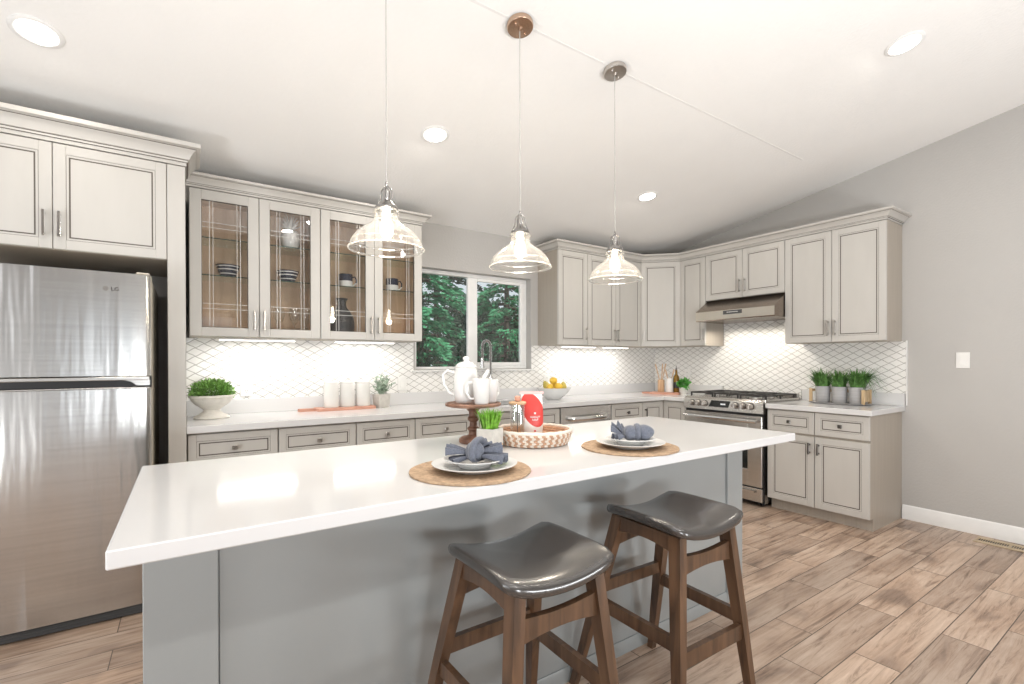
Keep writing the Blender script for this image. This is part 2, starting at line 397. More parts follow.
M['clearglass'] = thin_glass('clear_glassware', (0.95, 0.96, 0.955), 0.07, 2.2)
M['vent'] = mat('brass_register', (0.55, 0.44, 0.30), 0.45, 0.3)
M['glow'] = mat('lamp_diffuser', (1, 1, 1), 0.5, emit=(1.0, 0.965, 0.91), estr=9)
M['bulb'] = mat('lit_bulb', (1, 1, 1), 0.5, emit=(1.0, 0.88, 0.70), estr=28)
M['strip'] = mat('lit_led_strip', (1, 1, 1), 0.5, emit=(1.0, 0.95, 0.86), estr=7)
M['display'] = mat('lit_display_digits', (1, 1, 1), 0.5, emit=(0.75, 0.85, 0.95), estr=0.7)

# ------------------------------------------------------------------ setting
XL, YR = -7.6, -7.6
m = MB().box(XL, 0.15, YR, 0.15, -0.06, 0.0); struct(m.build('floor', M['floor']))
# ceiling: sloping slab that climbs away from the back wall
m = MB(); ys = (0.2, YR - 0.15); t = 0.12
m.prism([(ys[0], ceil_z(ys[0])), (ys[0], ceil_z(ys[0]) + t), (ys[1], ceil_z(ys[1]) + t), (ys[1], ceil_z(ys[1]))], 'x', XL - 0.15, 0.15)
struct(m.build('ceiling', M['ceiling']))
WX0, WX1, WZ0, WZ1 = -3.085, -1.862, 1.176, 2.068
m = MB()
top = ceil_z(0)
m.box(XL, WX0, 0, 0.15, 0, top); m.box(WX1, 0.15, 0, 0.15, 0, top); m.box(WX0, WX1, 0, 0.15, 0, WZ0); m.box(WX0, WX1, 0, 0.15, WZ1, top)
struct(m.build('wall_back', M['wall']))
m = MB(); m.prism([(0.0, 0), (0.0, ceil_z(0)), (YR, ceil_z(YR)), (YR, 0)], 'x', 0, 0.15)
struct(m.build('wall_right', M['wall']))
m = MB(); m.prism([(0.0, 0), (0.0, ceil_z(0)), (YR, ceil_z(YR)), (YR, 0)], 'x', XL - 0.15, XL)
struct(m.build('wall_left', M['wall']))
m = MB(); rz = ceil_z(YR)
m.box(XL, -6.0, YR - 0.15, YR, 0, rz); m.box(-3.9, 0, YR - 0.15, YR, 0, rz); m.box(-6.0, -3.9, YR - 0.15, YR, 2.2, rz)
struct(m.build('wall_rear', M['wall']))
m = MB()
for x in (-6.0, -4.98, -3.96): m.box(x, x + 0.06, YR - 0.1, YR - 0.04, 0, 2.2)
m.box(-6.0, -3.9, YR - 0.1, YR - 0.04, 0, 0.08); m.box(-6.0, -3.9, YR - 0.1, YR - 0.04, 2.12, 2.2)
struct(m.build('door_1', M['white_trim']))
# baseboards, ceiling seam
def base_prof(): return [(0, 0), (-0.014, 0), (-0.014, 0.075), (-0.010, 0.084), (-0.010, 0.098), (-0.005, 0.108), (0, 0.112)]
m = MB(); m.prism([(x, z) for x, z in base_prof()], 'y', -2.44, YR + 0.02)
struct(m.build('baseboard_right', M['white_trim']))
m = MB(); y0 = -2.035
m.prism([(y0 - 0.006, ceil_z(y0 - 0.006) - 0.0015), (y0 + 0.006, ceil_z(y0 + 0.006) - 0.0015), (y0 + 0.006, ceil_z(y0 + 0.006) + 0.001), (y0 - 0.006, ceil_z(y0 - 0.006) + 0.001)], 'x', -4.4, -0.75)
struct(m.build('trim_1', M['seam']))
# tile backsplash
CT = 0.891; CB = 0.851; UZ = 1.409
m = MB(); y0, y1 = -0.008, -0.0005
m.box(-4.70, WX0 - 0.02, y0, y1, CT + 0.10, UZ); m.box(WX0 - 0.02, WX1 + 0.02, y0, y1, CT + 0.10, WZ0 - 0.014); m.box(WX1 + 0.02, -0.008, y0, y1, CT + 0.10, UZ); m.box(WX1 + 0.003, WX1 + 0.02, y0, y1, WZ0 + 0.001, UZ)
struct(m.build('trim_2', M['tile_b']))
m = MB(); x0, x1 = -0.008, -0.0005
m.box(x0, x1, -0.915, -0.009, CT + 0.10, UZ); m.box(x0, x1, -1.685, -0.915, 0.80, 1.75); m.box(x0, x1, -2.462, -1.685, CT + 0.10, UZ - 0.004)
struct(m.build('trim_3', M['tile_r']))
m = MB(); m.box(-0.011, -0.0005, -2.470, -2.463, CT + 0.005, UZ); struct(m.build('trim_4', M['white_trim']))

# window over the sink
win = bpy.data.objects.new('window_1', None); COL.objects.link(win); win.location = (WX0, 0, WZ0); struct(win)
def wl(x): return x - WX0
def wzl(z): return z - WZ0
W_, H_ = WX1 - WX0, WZ1 - WZ0
m = MB()
m.box(0.002, W_-0.002, 0.07, 0.13, H_-0.036, H_-0.002, 0.003); m.box(0.002, W_-0.002, 0.07, 0.13, 0.002, 0.028, 0.003)
m.box(0.002, 0.04, 0.07, 0.13, 0.028, H_-0.036, 0.003); m.box(W_-0.03, W_-0.002, 0.07, 0.13, 0.028, H_-0.036, 0.003)
m.build('window_frame', M['white_trim'], win)
m = MB(); xa, xb, za, zb = wl(-2.535), W_-0.031, 0.029, H_-0.037
m.box(xa, wl(-2.432), 0.072, 0.105, za, zb, 0.004); m.box(wl(-1.938), xb, 0.072, 0.105, za, zb, 0.004)
m.box(wl(-2.432), wl(-1.938), 0.072, 0.105, za, wzl(1.243), 0.004); m.box(wl(-2.432), wl(-1.938), 0.072, 0.105, wzl(2.005), zb, 0.004)
sash = m.build('sliding_sash', M['white_trim'], win)
m = MB(); m.box(wl(-2.432), wl(-1.938), 0.086, 0.090, wzl(1.243), wzl(2.005)); m.build('pane', M['pane'], sash)
m = MB(); m.box(0.04, xa, 0.110, 0.114, 0.028, H_-0.036); m.build('pane', M['pane'], win)
m = MB(); m.box(-0.035, W_+0.03, -0.035, 0.068, -0.0135, -0.0005, 0.003); m.build('window_sill', M['white_trim'], win)

# ------------------------------------------------------------------ cabinet helpers (local frame: front looks to -y, back at y = 0)
def panel_front(mb, x0, x1, z0, z1, yf, s=0.048, th=0.02):
    """framed door face with dark glaze lines; material 0 paint, 1 glaze"""
    mb.mat(0); yb = yf + th; d = 0.005
    mb.box(x0, x1, yf + 0.010, yb, z0, z1)
    mb.box(x0, x0 + s, yf, yf + 0.0105, z0, z1, 0.0022); mb.box(x1 - s, x1, yf, yf + 0.0105, z0, z1, 0.0022)
    mb.box(x0 + s - 0.001, x1 - s + 0.001, yf, yf + 0.0105, z0, z0 + s, 0.0022); mb.box(x0 + s - 0.001, x1 - s + 0.001, yf, yf + 0.0105, z1 - s, z1, 0.0022)
    def ring(i0, i1, y):
        a0, a1, b0, b1 = x0 + i0, x1 - i0, z0 + i0, z1 - i0; c = i1 - i0
        mb.box(a0, a0 + c, y, yf + 0.0105, b0, b1); mb.box(a1 - c, a1, y, yf + 0.0105, b0, b1)
        mb.box(a0 + c, a1 - c, y, yf + 0.0105, b0, b0 + c); mb.box(a0 + c, a1 - c, y, yf + 0.0105, b1 - c, b1)
    k = s
    mb.mat(1); ring(k, k + 0.0016, yf + 0.0035)
    mb.mat(0); ring(k + 0.0016, k + 0.010, yf + 0.002)
    mb.mat(1); ring(k + 0.010, k + 0.0166, yf + 0.0032)
    mb.mat(0); mb.box(x0 + k + 0.0166, x1 - k - 0.0166, yf + 0.003, yf + 0.0105, z0 + k + 0.0166, z1 - k - 0.0166)
def pull(parent, x, z0, z1, yf, material):
    mb = MB(); mb.box(x - 0.0065, x + 0.0065, yf - 0.034, yf - 0.024, z0, z1, 0.002)
    for z in (z0 + 0.014, z1 - 0.014): mb.box(x - 0.005, x + 0.005, yf - 0.026, yf - 0.0002, z - 0.006, z + 0.006, 0.001)
    return mb.build('handle', material, parent)
def knob(parent, x, z, yf, material):
    mb = MB(); mb.cyl((x, yf - 0.0002, z), (x, yf - 0.016, z), 0.006, 10); mb.box(x - 0.015, x + 0.015, yf - 0.028, yf - 0.0155, z - 0.014, z + 0.014, 0.004)
    return mb.build('knob', material, parent)
def door(parent, x0, x1, z0, z1, yf, hx=None, hz=None, hmat=None, s=0.048, name='door'):
    mb = MB(); panel_front(mb, x0, x1, z0, z1, yf, s); o = mb.build(name, [M['paint'], M['glaze']], parent)
    if hx is not None: pull(o, hx, hz[0], hz[1], yf, hmat or M['nickel'])
    return o
def drawer(parent, x0, x1, z0, z1, yf, kmat=None, s=0.040, name='drawer', knob_x=None):
    mb = MB(); panel_front(mb, x0, x1, z0, z1, yf, s); o = mb.build(name, [M['paint'], M['glaze']], parent)
    knob(o, (x0 + x1)/2 if knob_x is None else knob_x, (z0 + z1)/2, yf, kmat or M['pewter']); return o
def sweep(path, prof, closed_ends=True):
    """mitred moulding: path = plan points in order, outward = right hand of travel; prof = (out, z)"""
    mb = MB(); n = len(path); P = [Vector((p[0], p[1])) for p in path]; vs = []; fs = []; k = len(prof)
    for i, p in enumerate(P):
        d0 = (P[i] - P[i-1]).normalized() if i else None; d1 = (P[i+1] - P[i]).normalized() if i < n-1 else None
        n0 = Vector((d0.y, -d0.x)) if d0 else None; n1 = Vector((d1.y, -d1.x)) if d1 else None
        if n0 is None: b = n1
        elif n1 is None: b = n0
        else:
            b = (n0 + n1).normalized(); b = b / max(0.3, b.dot(n0))
        for (o_, z) in prof: q = p + b*o_; vs.append((q.x, q.y, z))
    b0 = 0; mb.add(vs, [])
    for i in range(n-1):
        for j in range(k):
            a, b2 = i*k+j, i*k+(j+1) % k; mb.f.append([a, b2, b2 + k, a + k]); mb.m.append(1 if j in CROWN_GLAZE else 0)
    mb.f.append(list(range(k))); mb.f.append([(n-1)*k + j for j in range(k)][::-1]); mb.m += [0, 0]
    return mb
CROWN = [(-0.02, 0), (0.004, 0), (0.004, 0.012), (0.0098, 0.0128), (0.0098, 0.0195), (0.0105, 0.0215), (0.0165, 0.0222), (0.020, 0.032), (0.031, 0.046), (0.043, 0.0545), (0.0436, 0.0566), (0.050, 0.0572), (0.060, 0.0605), (0.060, 0.075), (-0.02, 0.075)]
CROWN_GLAZE = (2, 4, 9)
def crown_prof(z, h=0.075, o=0.06): return [(p if p < 0 else p*o/0.06, z + q*h/0.075) for (p, q) in CROWN]

DU = 0.322; ZT = 2.320            # upper cabinets: depth, door tops

# ------------------------------------------------------------------ glass-fronted wall cabinets
def glass_cabinet(x0, x1, label):
    t = thing('glass_wall_cabinet', label, 'cabinet', (x0, -0.001, UZ), 0, 'glass-fronted wall cabinets left of the window')
    w_ = x1 - x0; h = ZT - UZ; d = DU - 0.021; e = 0.018
    mb = MB()
    mb.mat(0); mb.box(0.0005, e, -d, 0, 0, h); mb.box(w_-e, w_-0.0005, -d, 0, 0, h); mb.box(e, w_-e, -d, 0, 0, e); mb.box(e, w_-e, -d, 0, h-e, h)
    mb.box(w_/2-0.012, w_/2+0.012, -d, -d+0.02, e, h-e)
    mb.mat(1); mb.box(e, w_-e, -0.006, -0.001, e, h-e); i = 0.0015
    mb.box(e, e+i, -d+0.001, -0.006, e, h-e); mb.box(w_-e-i, w_-e, -d+0.001, -0.006, e, h-e); mb.box(e, w_-e, -d+0.001, -0.006, e, e+i); mb.box(e, w_-e, -d+0.001, -0.006, h-e-i, h-e)
    mb.build('carcass', [M['side'], M['interior']], t)
    for z in (1.802, 2.037):
        mb = MB(); zz = z - UZ
        mb.mat(0); mb.box(e+0.003, w_-e-0.003, -0.262, -0.012, zz-0.006, zz)
        mb.mat(1); mb.box(e+0.003, w_-e-0.003, -0.2655, -0.262, zz-0.006, zz)
        lab(mb.build('glass_shelf', [M['shelfglass'], M['shelfedge']], t), 'clear glass shelf with a green edge')
    for k in (0, 1):
        a = 0.002 + k*w_/2; b = w_/2 - 0.0015 + k*w_/2; s = 0.062; yf = -DU; ht = h - 0.003; hb = 0.002
        mb = MB().mat(0)
        mb.box(a, a+s, yf, yf+0.02, hb, ht, 0.0025); mb.box(b-s, b, yf, yf+0.02, hb, ht, 0.0025)
        mb.box(a+s-0.001, b-s+0.001, yf, yf+0.02, hb, hb+0.055, 0.0025); mb.box(a+s-0.001, b-s+0.001, yf, yf+0.02, ht-s, ht, 0.0025)
        mb.mat(1); g = 0.003
        mb.box(a+s, a+s+g, yf+0.005, yf+0.018, hb+0.055, ht-s); mb.box(b-s-g, b-s, yf+0.005, yf+0.018, hb+0.055, ht-s)
        mb.box(a+s, b-s, yf+0.005, yf+0.018, ht-s-g, ht-s); mb.box(a+s, b-s, yf+0.005, yf+0.018, hb+0.055, hb+0.055+g)
        dr = mb.build('door', [M['paint'], M['glaze']], t)
        gx0, gx1, gz0, gz1 = a+s+g, b-s-g, hb+0.055+g, ht-s-g
        pn = MB().box(gx0, gx1, yf+0.009, yf+0.013, gz0, gz1).build('glass_pane', M['cabglass'], dr)
        mb = MB(); gw, gh = gx1-gx0, gz1-gz0
        for f in (0.16, 0.235, 0.765, 0.84): mb.box(gx0+gw*f-0.0012, gx0+gw*f+0.0012, yf+0.0080, yf+0.0092, gz0, gz1)
        for f in (0.145, 0.185, 0.79, 0.83): mb.box(gx0, gx1, yf+0.0080, yf+0.0092, gz0+gh*f-0.0011, gz0+gh*f+0.0011)
        lab(mb.build('etched_lines', M['groove'], pn), 'pale crossing lines etched on the pane')
        pull(dr, (b - 0.026) if k == 0 else (a + 0.026), 0.046, 0.172, yf, M['nickel'])
    return t
glass_cabinet(-4.684, -3.923, 'glass-fronted wall cabinet beside the fridge panel, holding striped bowls and a white pineapple')
glass_cabinet(-3.922, -3.162, 'glass-fronted wall cabinet beside the window, holding two mugs and a black jug')
mb = sweep([(-4.698, -DU), (-3.1615, -DU), (-3.1615, -0.002)], crown_prof(ZT + 0.001))
tag(mb.build('crown_molding', [M['paint'], M['glaze']]), 'crown moulding along the top of the glass-fronted cabinets', 'moulding', 'crown mouldings')

# ------------------------------------------------------------------ solid wall cabinets
def wall_cabinet(x0, x1, z0, z1, doors, label, hz, right_wall=False, side_open=True, name='wall_cabinet', hm=None):
    """doors: list of (a, b, handle side or None) in local x; on the right wall local x runs towards the viewer"""
    if right_wall: t = thing(name, label, 'cabinet', (-0.001, x0, z0), -PI/2, 'greige wall cabinets')
    else: t = thing(name, label, 'cabinet', (x0, -0.001, z0), 0, 'greige wall cabinets')
    w_ = abs(x1 - x0); h = z1 - z0
    MB().box(0.0005, w_-0.0005, -DU+0.021, 0, 0, h, 0.001).build('carcass', M['side'], t)
    for (a, b, side) in doors:
        hx = None if side is None else (a + 0.026 if side == 'L' else b - 0.026)
        door(t, a + 0.002, b - 0.002, 0.003, h - 0.003, -DU, hx, (hz[0] - z0, hz[1] - z0), hm)
    return t
HZ = (1.457, 1.583)
wall_cabinet(-1.775, -1.397, UZ, ZT, [(0, 0.378, 'R')], 'single-door greige wall cabinet next to the window', HZ)
wall_cabinet(-1.396, -0.602, UZ, ZT, [(0, 0.396, 'R'), (0.396, 0.794, 'L')], 'two-door greige wall cabinet on the back wall, left of the corner', HZ)
# corner cabinet with a diagonal door
t = thing('corner_wall_cabinet', 'corner greige wall cabinet with a door set diagonally', 'cabinet', (-0.001, -0.001, UZ), 0, 'greige wall cabinets')
h = ZT - UZ; q = DU - 0.016; c = 0.600
MB().prism([(0, 0), (-c, 0), (-c, -q), (-q, -c), (0, -c)], 'z', 0, h).build('carcass', M['side'], t)
dd = Vector((c - q, -(c - q))); L_ = dd.length; ang = math.atan2(dd.y, dd.x)
off = Vector((-0.02, -0.02)) / math.sqrt(2) * 1.1
mb = MB().at(-c + off.x + 0.006*0.7, -q + off.y - 0.006*0.7, 0, rz=ang); panel_front(mb, 0.002, L_ - 0.014, 0.003, h - 0.003, 0.0)
dr = mb.build('door', [M['paint'], M['glaze']], t)
mb = MB().at(-c + off.x + 0.004, -q + off.y - 0.004, 0, rz=ang)
mb.box(0.02, 0.033, -0.034, -0.024, 0.046, 0.172, 0.002)
for z in (0.06, 0.158): mb.box(0.0215, 0.0315, -0.026, -0.0002, z-0.006, z+0.006, 0.001)
mb.build('handle', M['nickel'], dr)
wall_cabinet(-0.602, -0.908, UZ, ZT, [(0, 0.306, 'R')], 'narrow greige wall cabinet between the corner and the range hood', HZ, True)
wall_cabinet(-0.909, -1.690, 1.859, ZT, [(0, 0.390, 'R'), (0.390, 0.781, 'L')], 'short two-door greige cabinet above the range hood', (1.905, 2.035), True)
wall_cabinet(-1.691, -2.435, UZ - 0.006, ZT, [(0, 0.372, 'R'), (0.372, 0.744, 'L')], 'two-door greige wall cabinet at the right end, above the trio of potted plants', HZ, True)
mb = sweep([(-1.7755, -0.002), (-1.7755, -DU), (-0.606, -DU), (-DU, -0.606), (-DU, -2.4355), (-0.002, -2.4355)], crown_prof(ZT + 0.001))
tag(mb.build('crown_molding', [M['paint'], M['glaze']]), 'crown moulding turning the corner above the solid-door cabinets and hood', 'moulding', 'crown mouldings')

# under-cabinet light bars
def bar_light(x0, x1, y, label, power):
    t = thing('under_cabinet_light', label, 'light', ((x0+x1)/2, y, UZ - 0.001), 0, 'under-cabinet lights'); hw = (x1-x0)/2
    MB().box(-hw, hw, -0.025, 0.025, -0.014, -0.0005, 0.002).build('housing', M['plastic_white'], t)
    MB().box(-hw+0.01, hw-0.01, -0.02, 0.02, -0.0175, -0.0145).build('diffuser', M['strip'], t)
    o = light('bar_lamp', 'AREA', ((x0+x1)/2, y, UZ - 0.021), power, SOFT, hw*2, 0.04, aim=((x0+x1)/2, y + 0.03, 0)); return t
bar_light(-4.53, -4.06, -0.19, 'under-cabinet light bar above the white urn planter', 3.0)
bar_light(-3.80, -3.34, -0.19, 'under-cabinet light bar above the white canisters', 3.0)
bar_light(-1.62, -1.18, -0.19, 'under-cabinet light bar above the fruit bowl', 2.4)
bar_light(-1.05, -0.68, -0.19, 'under-cabinet light bar nearest the corner', 2.2)

# ------------------------------------------------------------------ fridge surround
PX = -4.70
o = MB().box(-4.782, PX - 0.001, -0.657, -0.001, 0, 2.318, 0.002).build('end_panel', M['paint'])
tag(o, 'tall greige panel between the fridge and the left countertop', 'panel')
t = thing('over_fridge_cabinet', 'deep greige two-door cabinet above the fridge', 'cabinet', (-5.70, -0.001, 1.80), 0, 'greige wall cabinets')
h = 2.320 - 1.80; w_ = 0.917
MB().box(0, w_, -0.636, 0, 0, h, 0.001).build('carcass', M['side'], t)
door(t, 0.002, 0.4635, 0.002, h - 0.003, -0.657, 0.436, (0.056, 0.182), M['chrome'])
door(t, 0.4665, w_ - 0.002, 0.002, h - 0.003, -0.657, 0.492, (0.056, 0.182), M['chrome'])
mb = sweep([(-5.70, -0.657), (-4.6995, -0.657), (-4.6995, -0.385)], crown_prof(2.322, 0.112, 0.07))
tag(mb.build('crown_molding', [M['paint'], M['glaze']]), 'taller crown moulding above the fridge cabinet', 'moulding', 'crown mouldings')

# ------------------------------------------------------------------ refrigerator
t = thing('refrigerator', 'stainless top-freezer refrigerator at the left edge of the kitchen', 'refrigerator', (-5.62, -0.04, 0))
FW = 0.773; yb, yd = -0.70, -0.815
mb = MB().box(0, FW, yb, 0, 0.035, 1.675, 0.004); mb.build('body', M['fridgeside'], t)
def fdoor(z0, z1, name):
    prof = []; n = 14; r = 0.022      # slightly crowned door with rounded vertical edges
    pts = [(0, yb - 0.004)]
    for i in range(6):
        a = PI + (PI/2)*i/5; pts.append((r + r*math.cos(a), yd + r + r*math.sin(a) + 0.010))
    for i in range(1, n):
        f = i/n; pts.append((r + (FW - 2*r)*f, yd + 0.010 - 0.012*(1 - (2*f-1)**2)))
    for i in range(6):
        a = 1.5*PI + (PI/2)*i/5; pts.append((FW - r + r*math.cos(a), yd + r + r*math.sin(a) + 0.010))
    pts.append((FW, yb - 0.004))
    mb = MB().mat(0); k = len(pts)
    mb.add([(x, y, z0) for x, y in pts] + [(x, y, z1) for x, y in pts], [(i, i+1, k+i+1, k+i) for i in range(k-1)])
    mb.mat(1); mb.add([(x, y, z0) for x, y in pts] + [(x, y, z1) for x, y in pts], [tuple(range(k))[::-1], tuple(range(k, 2*k)), (0, k, 2*k-1, k-1)])
    mb.box(FW - 0.003, FW + 0.0015, yb - 0.002, yd + 0.034, z0 + 0.002, z1 - 0.002); mb.box(-0.0015, 0.003, yb - 0.002, yd + 0.034, z0 + 0.002, z1 - 0.002)
    return mb.build(name, [M['steel'], M['fridgeside']], t, angle=50)
fz = fdoor(1.182, 1.682, 'freezer_door'); fd = fdoor(0.052, 1.118, 'fridge_door')
mb = MB().mat(0); mb.box(0.0, FW, yd + 0.030, yb - 0.002, 1.122, 1.178)
mb.mat(1); mb.box(0.004, FW - 0.004, yd + 0.0, yd + 0.012, 1.160, 1.178, 0.003)
mb.mat(1); mb.prism([(FW - 0.004, 1.160), (FW - 0.10, 1.160), (FW - 0.075, 1.152), (FW - 0.055, 1.134), (FW - 0.004, 1.134)], 'y', yd + 0.004, yd + 0.028)
mb.mat(1); mb.box(0.004, FW - 0.004, yd + 0.004, yd + 0.028, 1.119, 1.126, 0.002)
lab(mb.build('handle_recess', [M['black'], M['steel2']], t), 'dark pocket handle between the doors')
mb = MB().box(0.01, FW - 0.01, yb - 0.10, yb - 0.001, 0.004, 0.046, 0.003)
for k in range(3): mb.box(0.03, FW - 0.03, yb - 0.103, yb - 0.1, 0.011 + k*0.011, 0.016 + k*0.011)
lab(mb.build('base_grille', M['darkgap'], t), 'dark grey base grille')
mb = MB().box(FW - 0.060, FW - 0.004, yb - 0.075, yb + 0.01, 1.684, 1.697, 0.005); lab(mb.build('hinge_cover', M['fridgeside'], t), 'beige hinge cover on top')
def text_mesh(txt, size, depth, name, material, parent, mw):
    cu = bpy.data.curves.new(name, 'FONT'); cu.body = txt; cu.size = size; cu.extrude = depth; cu.align_x = 'CENTER'; cu.align_y = 'CENTER'
    to = bpy.data.objects.new(name, cu); COL.objects.link(to); bpy.context.view_layer.update()
    me = bpy.data.meshes.new_from_object(to.evaluated_get(bpy.context.evaluated_depsgraph_get())); bpy.data.objects.remove(to); bpy.data.curves.remove(cu)
    me.materials.clear(); me.materials.append(material)
    me.transform(mw); o = bpy.data.objects.new(name, me); COL.objects.link(o); o.parent = parent; return o
bx = 0.625; by = yd + 0.0008
mb = MB(); mb.cyl((bx - 0.022, by + 0.002, 1.600), (bx - 0.022, by - 0.002, 1.600), 0.012, 20); lab(mb.build('round_emblem', M['chrome'], fz), 'small round silver emblem')
text_mesh('LG', 0.026, 0.001, 'logo_letters', M['pewter'], fz, Matrix.Translation((bx + 0.012, by - 0.0012, 1.600)) @ Matrix.Rotation(PI/2, 4, 'X'))

# ------------------------------------------------------------------ base cabinets
TK = 0.095; ZD0, ZD1 = 0.668, 0.842; ZB1 = 0.640
def base_cabinet(x0, x1, label, nd=1, right_wall=False, doors=True, hm=None, name='base_cabinet', end_panel=False, km=None, false_front=False):
    if right_wall: t = thing(name, label, 'cabinet', (-0.001, x0, 0), -PI/2, 'greige base cabinets')
    else: t = thing(name, label, 'cabinet', (x0, -0.001, 0), 0, 'greige base cabinets')
    w_ = abs(x1 - x0); d = 0.608
    mb = MB().mat(0); mb.box(0.0005, w_ - 0.0005, -d, 0, TK, CB - 0.001, 0.001)
    mb.box(0.0005, w_ - 0.0005 if not end_panel else w_ - 0.004, -d + 0.055, 0, 0, TK)
    mb.build('carcass', M['side'], t)
    for k in range(nd):
        a = 0.004 + k*w_/nd; b = w_/nd - 0.002 + k*w_/nd
        drawer(t, a, b, ZD0, ZD1, -d - 0.021, km, name='drawer_front' if false_front else 'drawer')
        hx = (b - 0.03) if (k == 0 and nd == 2) else a + 0.03
        door(t, a, b, TK + 0.003, ZB1 + 0.02 if False else 0.650, -d - 0.021, hx, (0.515, 0.605), hm or M['pewter'])
    return t
base_cabinet(-4.698, -4.240, 'drawer base cabinet at the left end, against the tall fridge panel', km=M['nickel'])
base_cabinet(-4.239, -3.769, 'drawer base cabinet below the white canisters, second from the fridge panel', km=M['nickel'])
base_cabinet(-3.768, -3.353, 'drawer base cabinet below the small potted plant, third from the fridge panel', km=M['nickel'])
base_cabinet(-3.352, -2.880, 'drawer base cabinet just left of the sink', km=M['nickel'])
base_cabinet(-1.384, -0.946, 'drawer base cabinet between the dishwasher and the corner')
base_cabinet(-1.697, -2.435, 'two-drawer two-door base cabinet right of the range', 2, True, end_panel=True)
# sink base: low carcass, so that the bowl hangs free above it
t = thing('base_cabinet', 'sink base cabinet below the window, with two false drawer fronts', 'cabinet', (-2.879, -0.001, 0), 0, 'greige base cabinets')
w_ = 0.864
mb = MB(); mb.box(0.0005, 0.018, -0.608, 0, TK, CB - 0.001); mb.box(w_-0.018, w_-0.0005, -0.608, 0, TK, CB - 0.001); mb.box(0.018, w_-0.018, -0.608, 0, TK, 0.62); mb.box(0.018, w_-0.018, -0.608, -0.59, 0.62, CB - 0.001); mb.box(0.0005, w_-0.0005, -0.553, 0, 0, TK)
mb.build('carcass', M['side'], t)
for k in (0, 1):
    a = 0.004 + k*w_/2; b = w_/2 - 0.002 + k*w_/2
    drawer(t, a, b, ZD0, ZD1, -0.629, M['nickel'], name='false_drawer_front')
    door(t, a, b, TK + 0.003, 0.650, -0.629, (b - 0.03) if k == 0 else (a + 0.03), (0.515, 0.605), M['pewter'])
# corner base (lazy-susan): two narrow doors meeting in the inner corner
t = thing('corner_base_cabinet', 'corner base cabinet whose two narrow doors meet in the inner corner', 'cabinet', (0, 0, 0), 0, 'greige base cabinets')
mb = MB(); mb.prism([(-0.001, -0.001), (-0.945, -0.001), (-0.945, -0.609), (-0.609, -0.609), (-0.609, -0.903), (-0.001, -0.903)], 'z', TK, CB - 0.001)
mb.prism([(-0.001, -0.001), (-0.945, -0.001), (-0.945, -0.554), (-0.554, -0.554), (-0.554, -0.903), (-0.001, -0.903)], 'z', 0, TK)
mb.build('carcass', M['side'], t)
d1 = door(t, -0.942, -0.632, TK + 0.003, ZD1, -0.630, -0.912, (0.62, 0.78), M['pewter'])
mb = MB().at(-0.630, -0.610, 0, rz=-PI/2); panel_front(mb, 0.022, 0.290, TK + 0.003, ZD1, 0.0)
mb.build('door', [M['paint'], M['glaze']], t)

# dishwasher
t = thing('dishwasher', 'stainless dishwasher with a curved bar handle under the back counter', 'dishwasher', (-2.013, -0.03, 0)); w_ = 0.626
MB().box(0.004, w_-0.004, -0.58, 0, 0.09, 0.845).build('body', M['darkgap'], t)
mb = MB(); mb.box(0.005, w_-0.005, -0.605, -0.581, 0.11, 0.845, 0.004); dr = mb.build('door', M['steel2'], t)
pts = [(0.10, -0.605, 0.742), (0.105, -0.640, 0.742)] + [(0.11 + 0.40*i/10, -0.642 - 0.012*math.sin(PI*i/10), 0.742) for i in range(11)] + [(0.52, -0.640, 0.742), (0.525, -0.605, 0.742)]
MB().tube(pts, 0.016, 10, flat=1.4).build('handle', M['chrome'], dr)
MB().box(0.01, w_-0.01, -0.54, -0.02, 0.0, 0.088).build('toe_kick', M['black'], t)

# ------------------------------------------------------------------ countertops
t = thing('countertop', 'L-shaped white quartz countertop along the back wall, holding the sink', 'countertop', (0, 0, CB)); h = CT - CB
SX0, SX1, SY0, SY1 = -2.80, -2.10, -0.535, -0.145
mb = MB(); e = -0.655
mb.box(PX, SX0, e, -0.001, 0, h, 0.0025); mb.box(SX1, -0.001, e, -0.001, 0, h, 0.0025); mb.box(SX0 - 0.006, SX1 + 0.006, e, SY0, 0, h, 0.0025); mb.box(SX0 - 0.006, SX1 + 0.006, SY1, -0.001, 0, h, 0.0025)
mb.box(e, -0.001, -0.905, e + 0.006, 0, h, 0.0025)
mb.build('slab', M['quartz'], t)
mb = MB(); mb.box(PX, -0.001, -0.021, -0.001, h, h + 0.10, 0.002); mb.box(-0.021, -0.001, -0.905, -0.0205, h, h + 0.10, 0.002); mb.build('upstand', M['quartz'], t)
t = thing('countertop', 'short white quartz countertop right of the range, under the trio of potted plants', 'countertop', (0, -1.694, CB))
MB().box(-0.655, -0.001, -0.762, 0, 0, h, 0.003).build('slab', M['quartz'], t)
MB().box(-0.021, -0.001, -0.762, 0, h, h + 0.10, 0.002).build('upstand', M['quartz'], t)
# sink
t = thing('kitchen_sink', 'undermount stainless sink below the window', 'sink', (SX0, SY0, CB - 0.002)); a, b = SX1 - SX0, SY1 - SY0
mb = MB(); z0 = -0.20; k = 0.012
mb.box(-k, 0.0, -k, b + k, z0, 0); mb.box(a, a + k, -k, b + k, z0, 0); mb.box(0, a, -k, 0, z0, 0); mb.box(0, a, b, b + k, z0, 0); mb.box(-k, a + k, -k, b + k, z0 - 0.012, z0)
mb.build('bowl', M['steel2'], t)
mb = MB(); mb.lathe([(0, z0 + 0.001), (0.035, z0 + 0.001), (0.043, z0 + 0.004), (0.043, z0), (0, z0)], 20, a/2, b/2); mb.build('drain', M['chrome'], t)
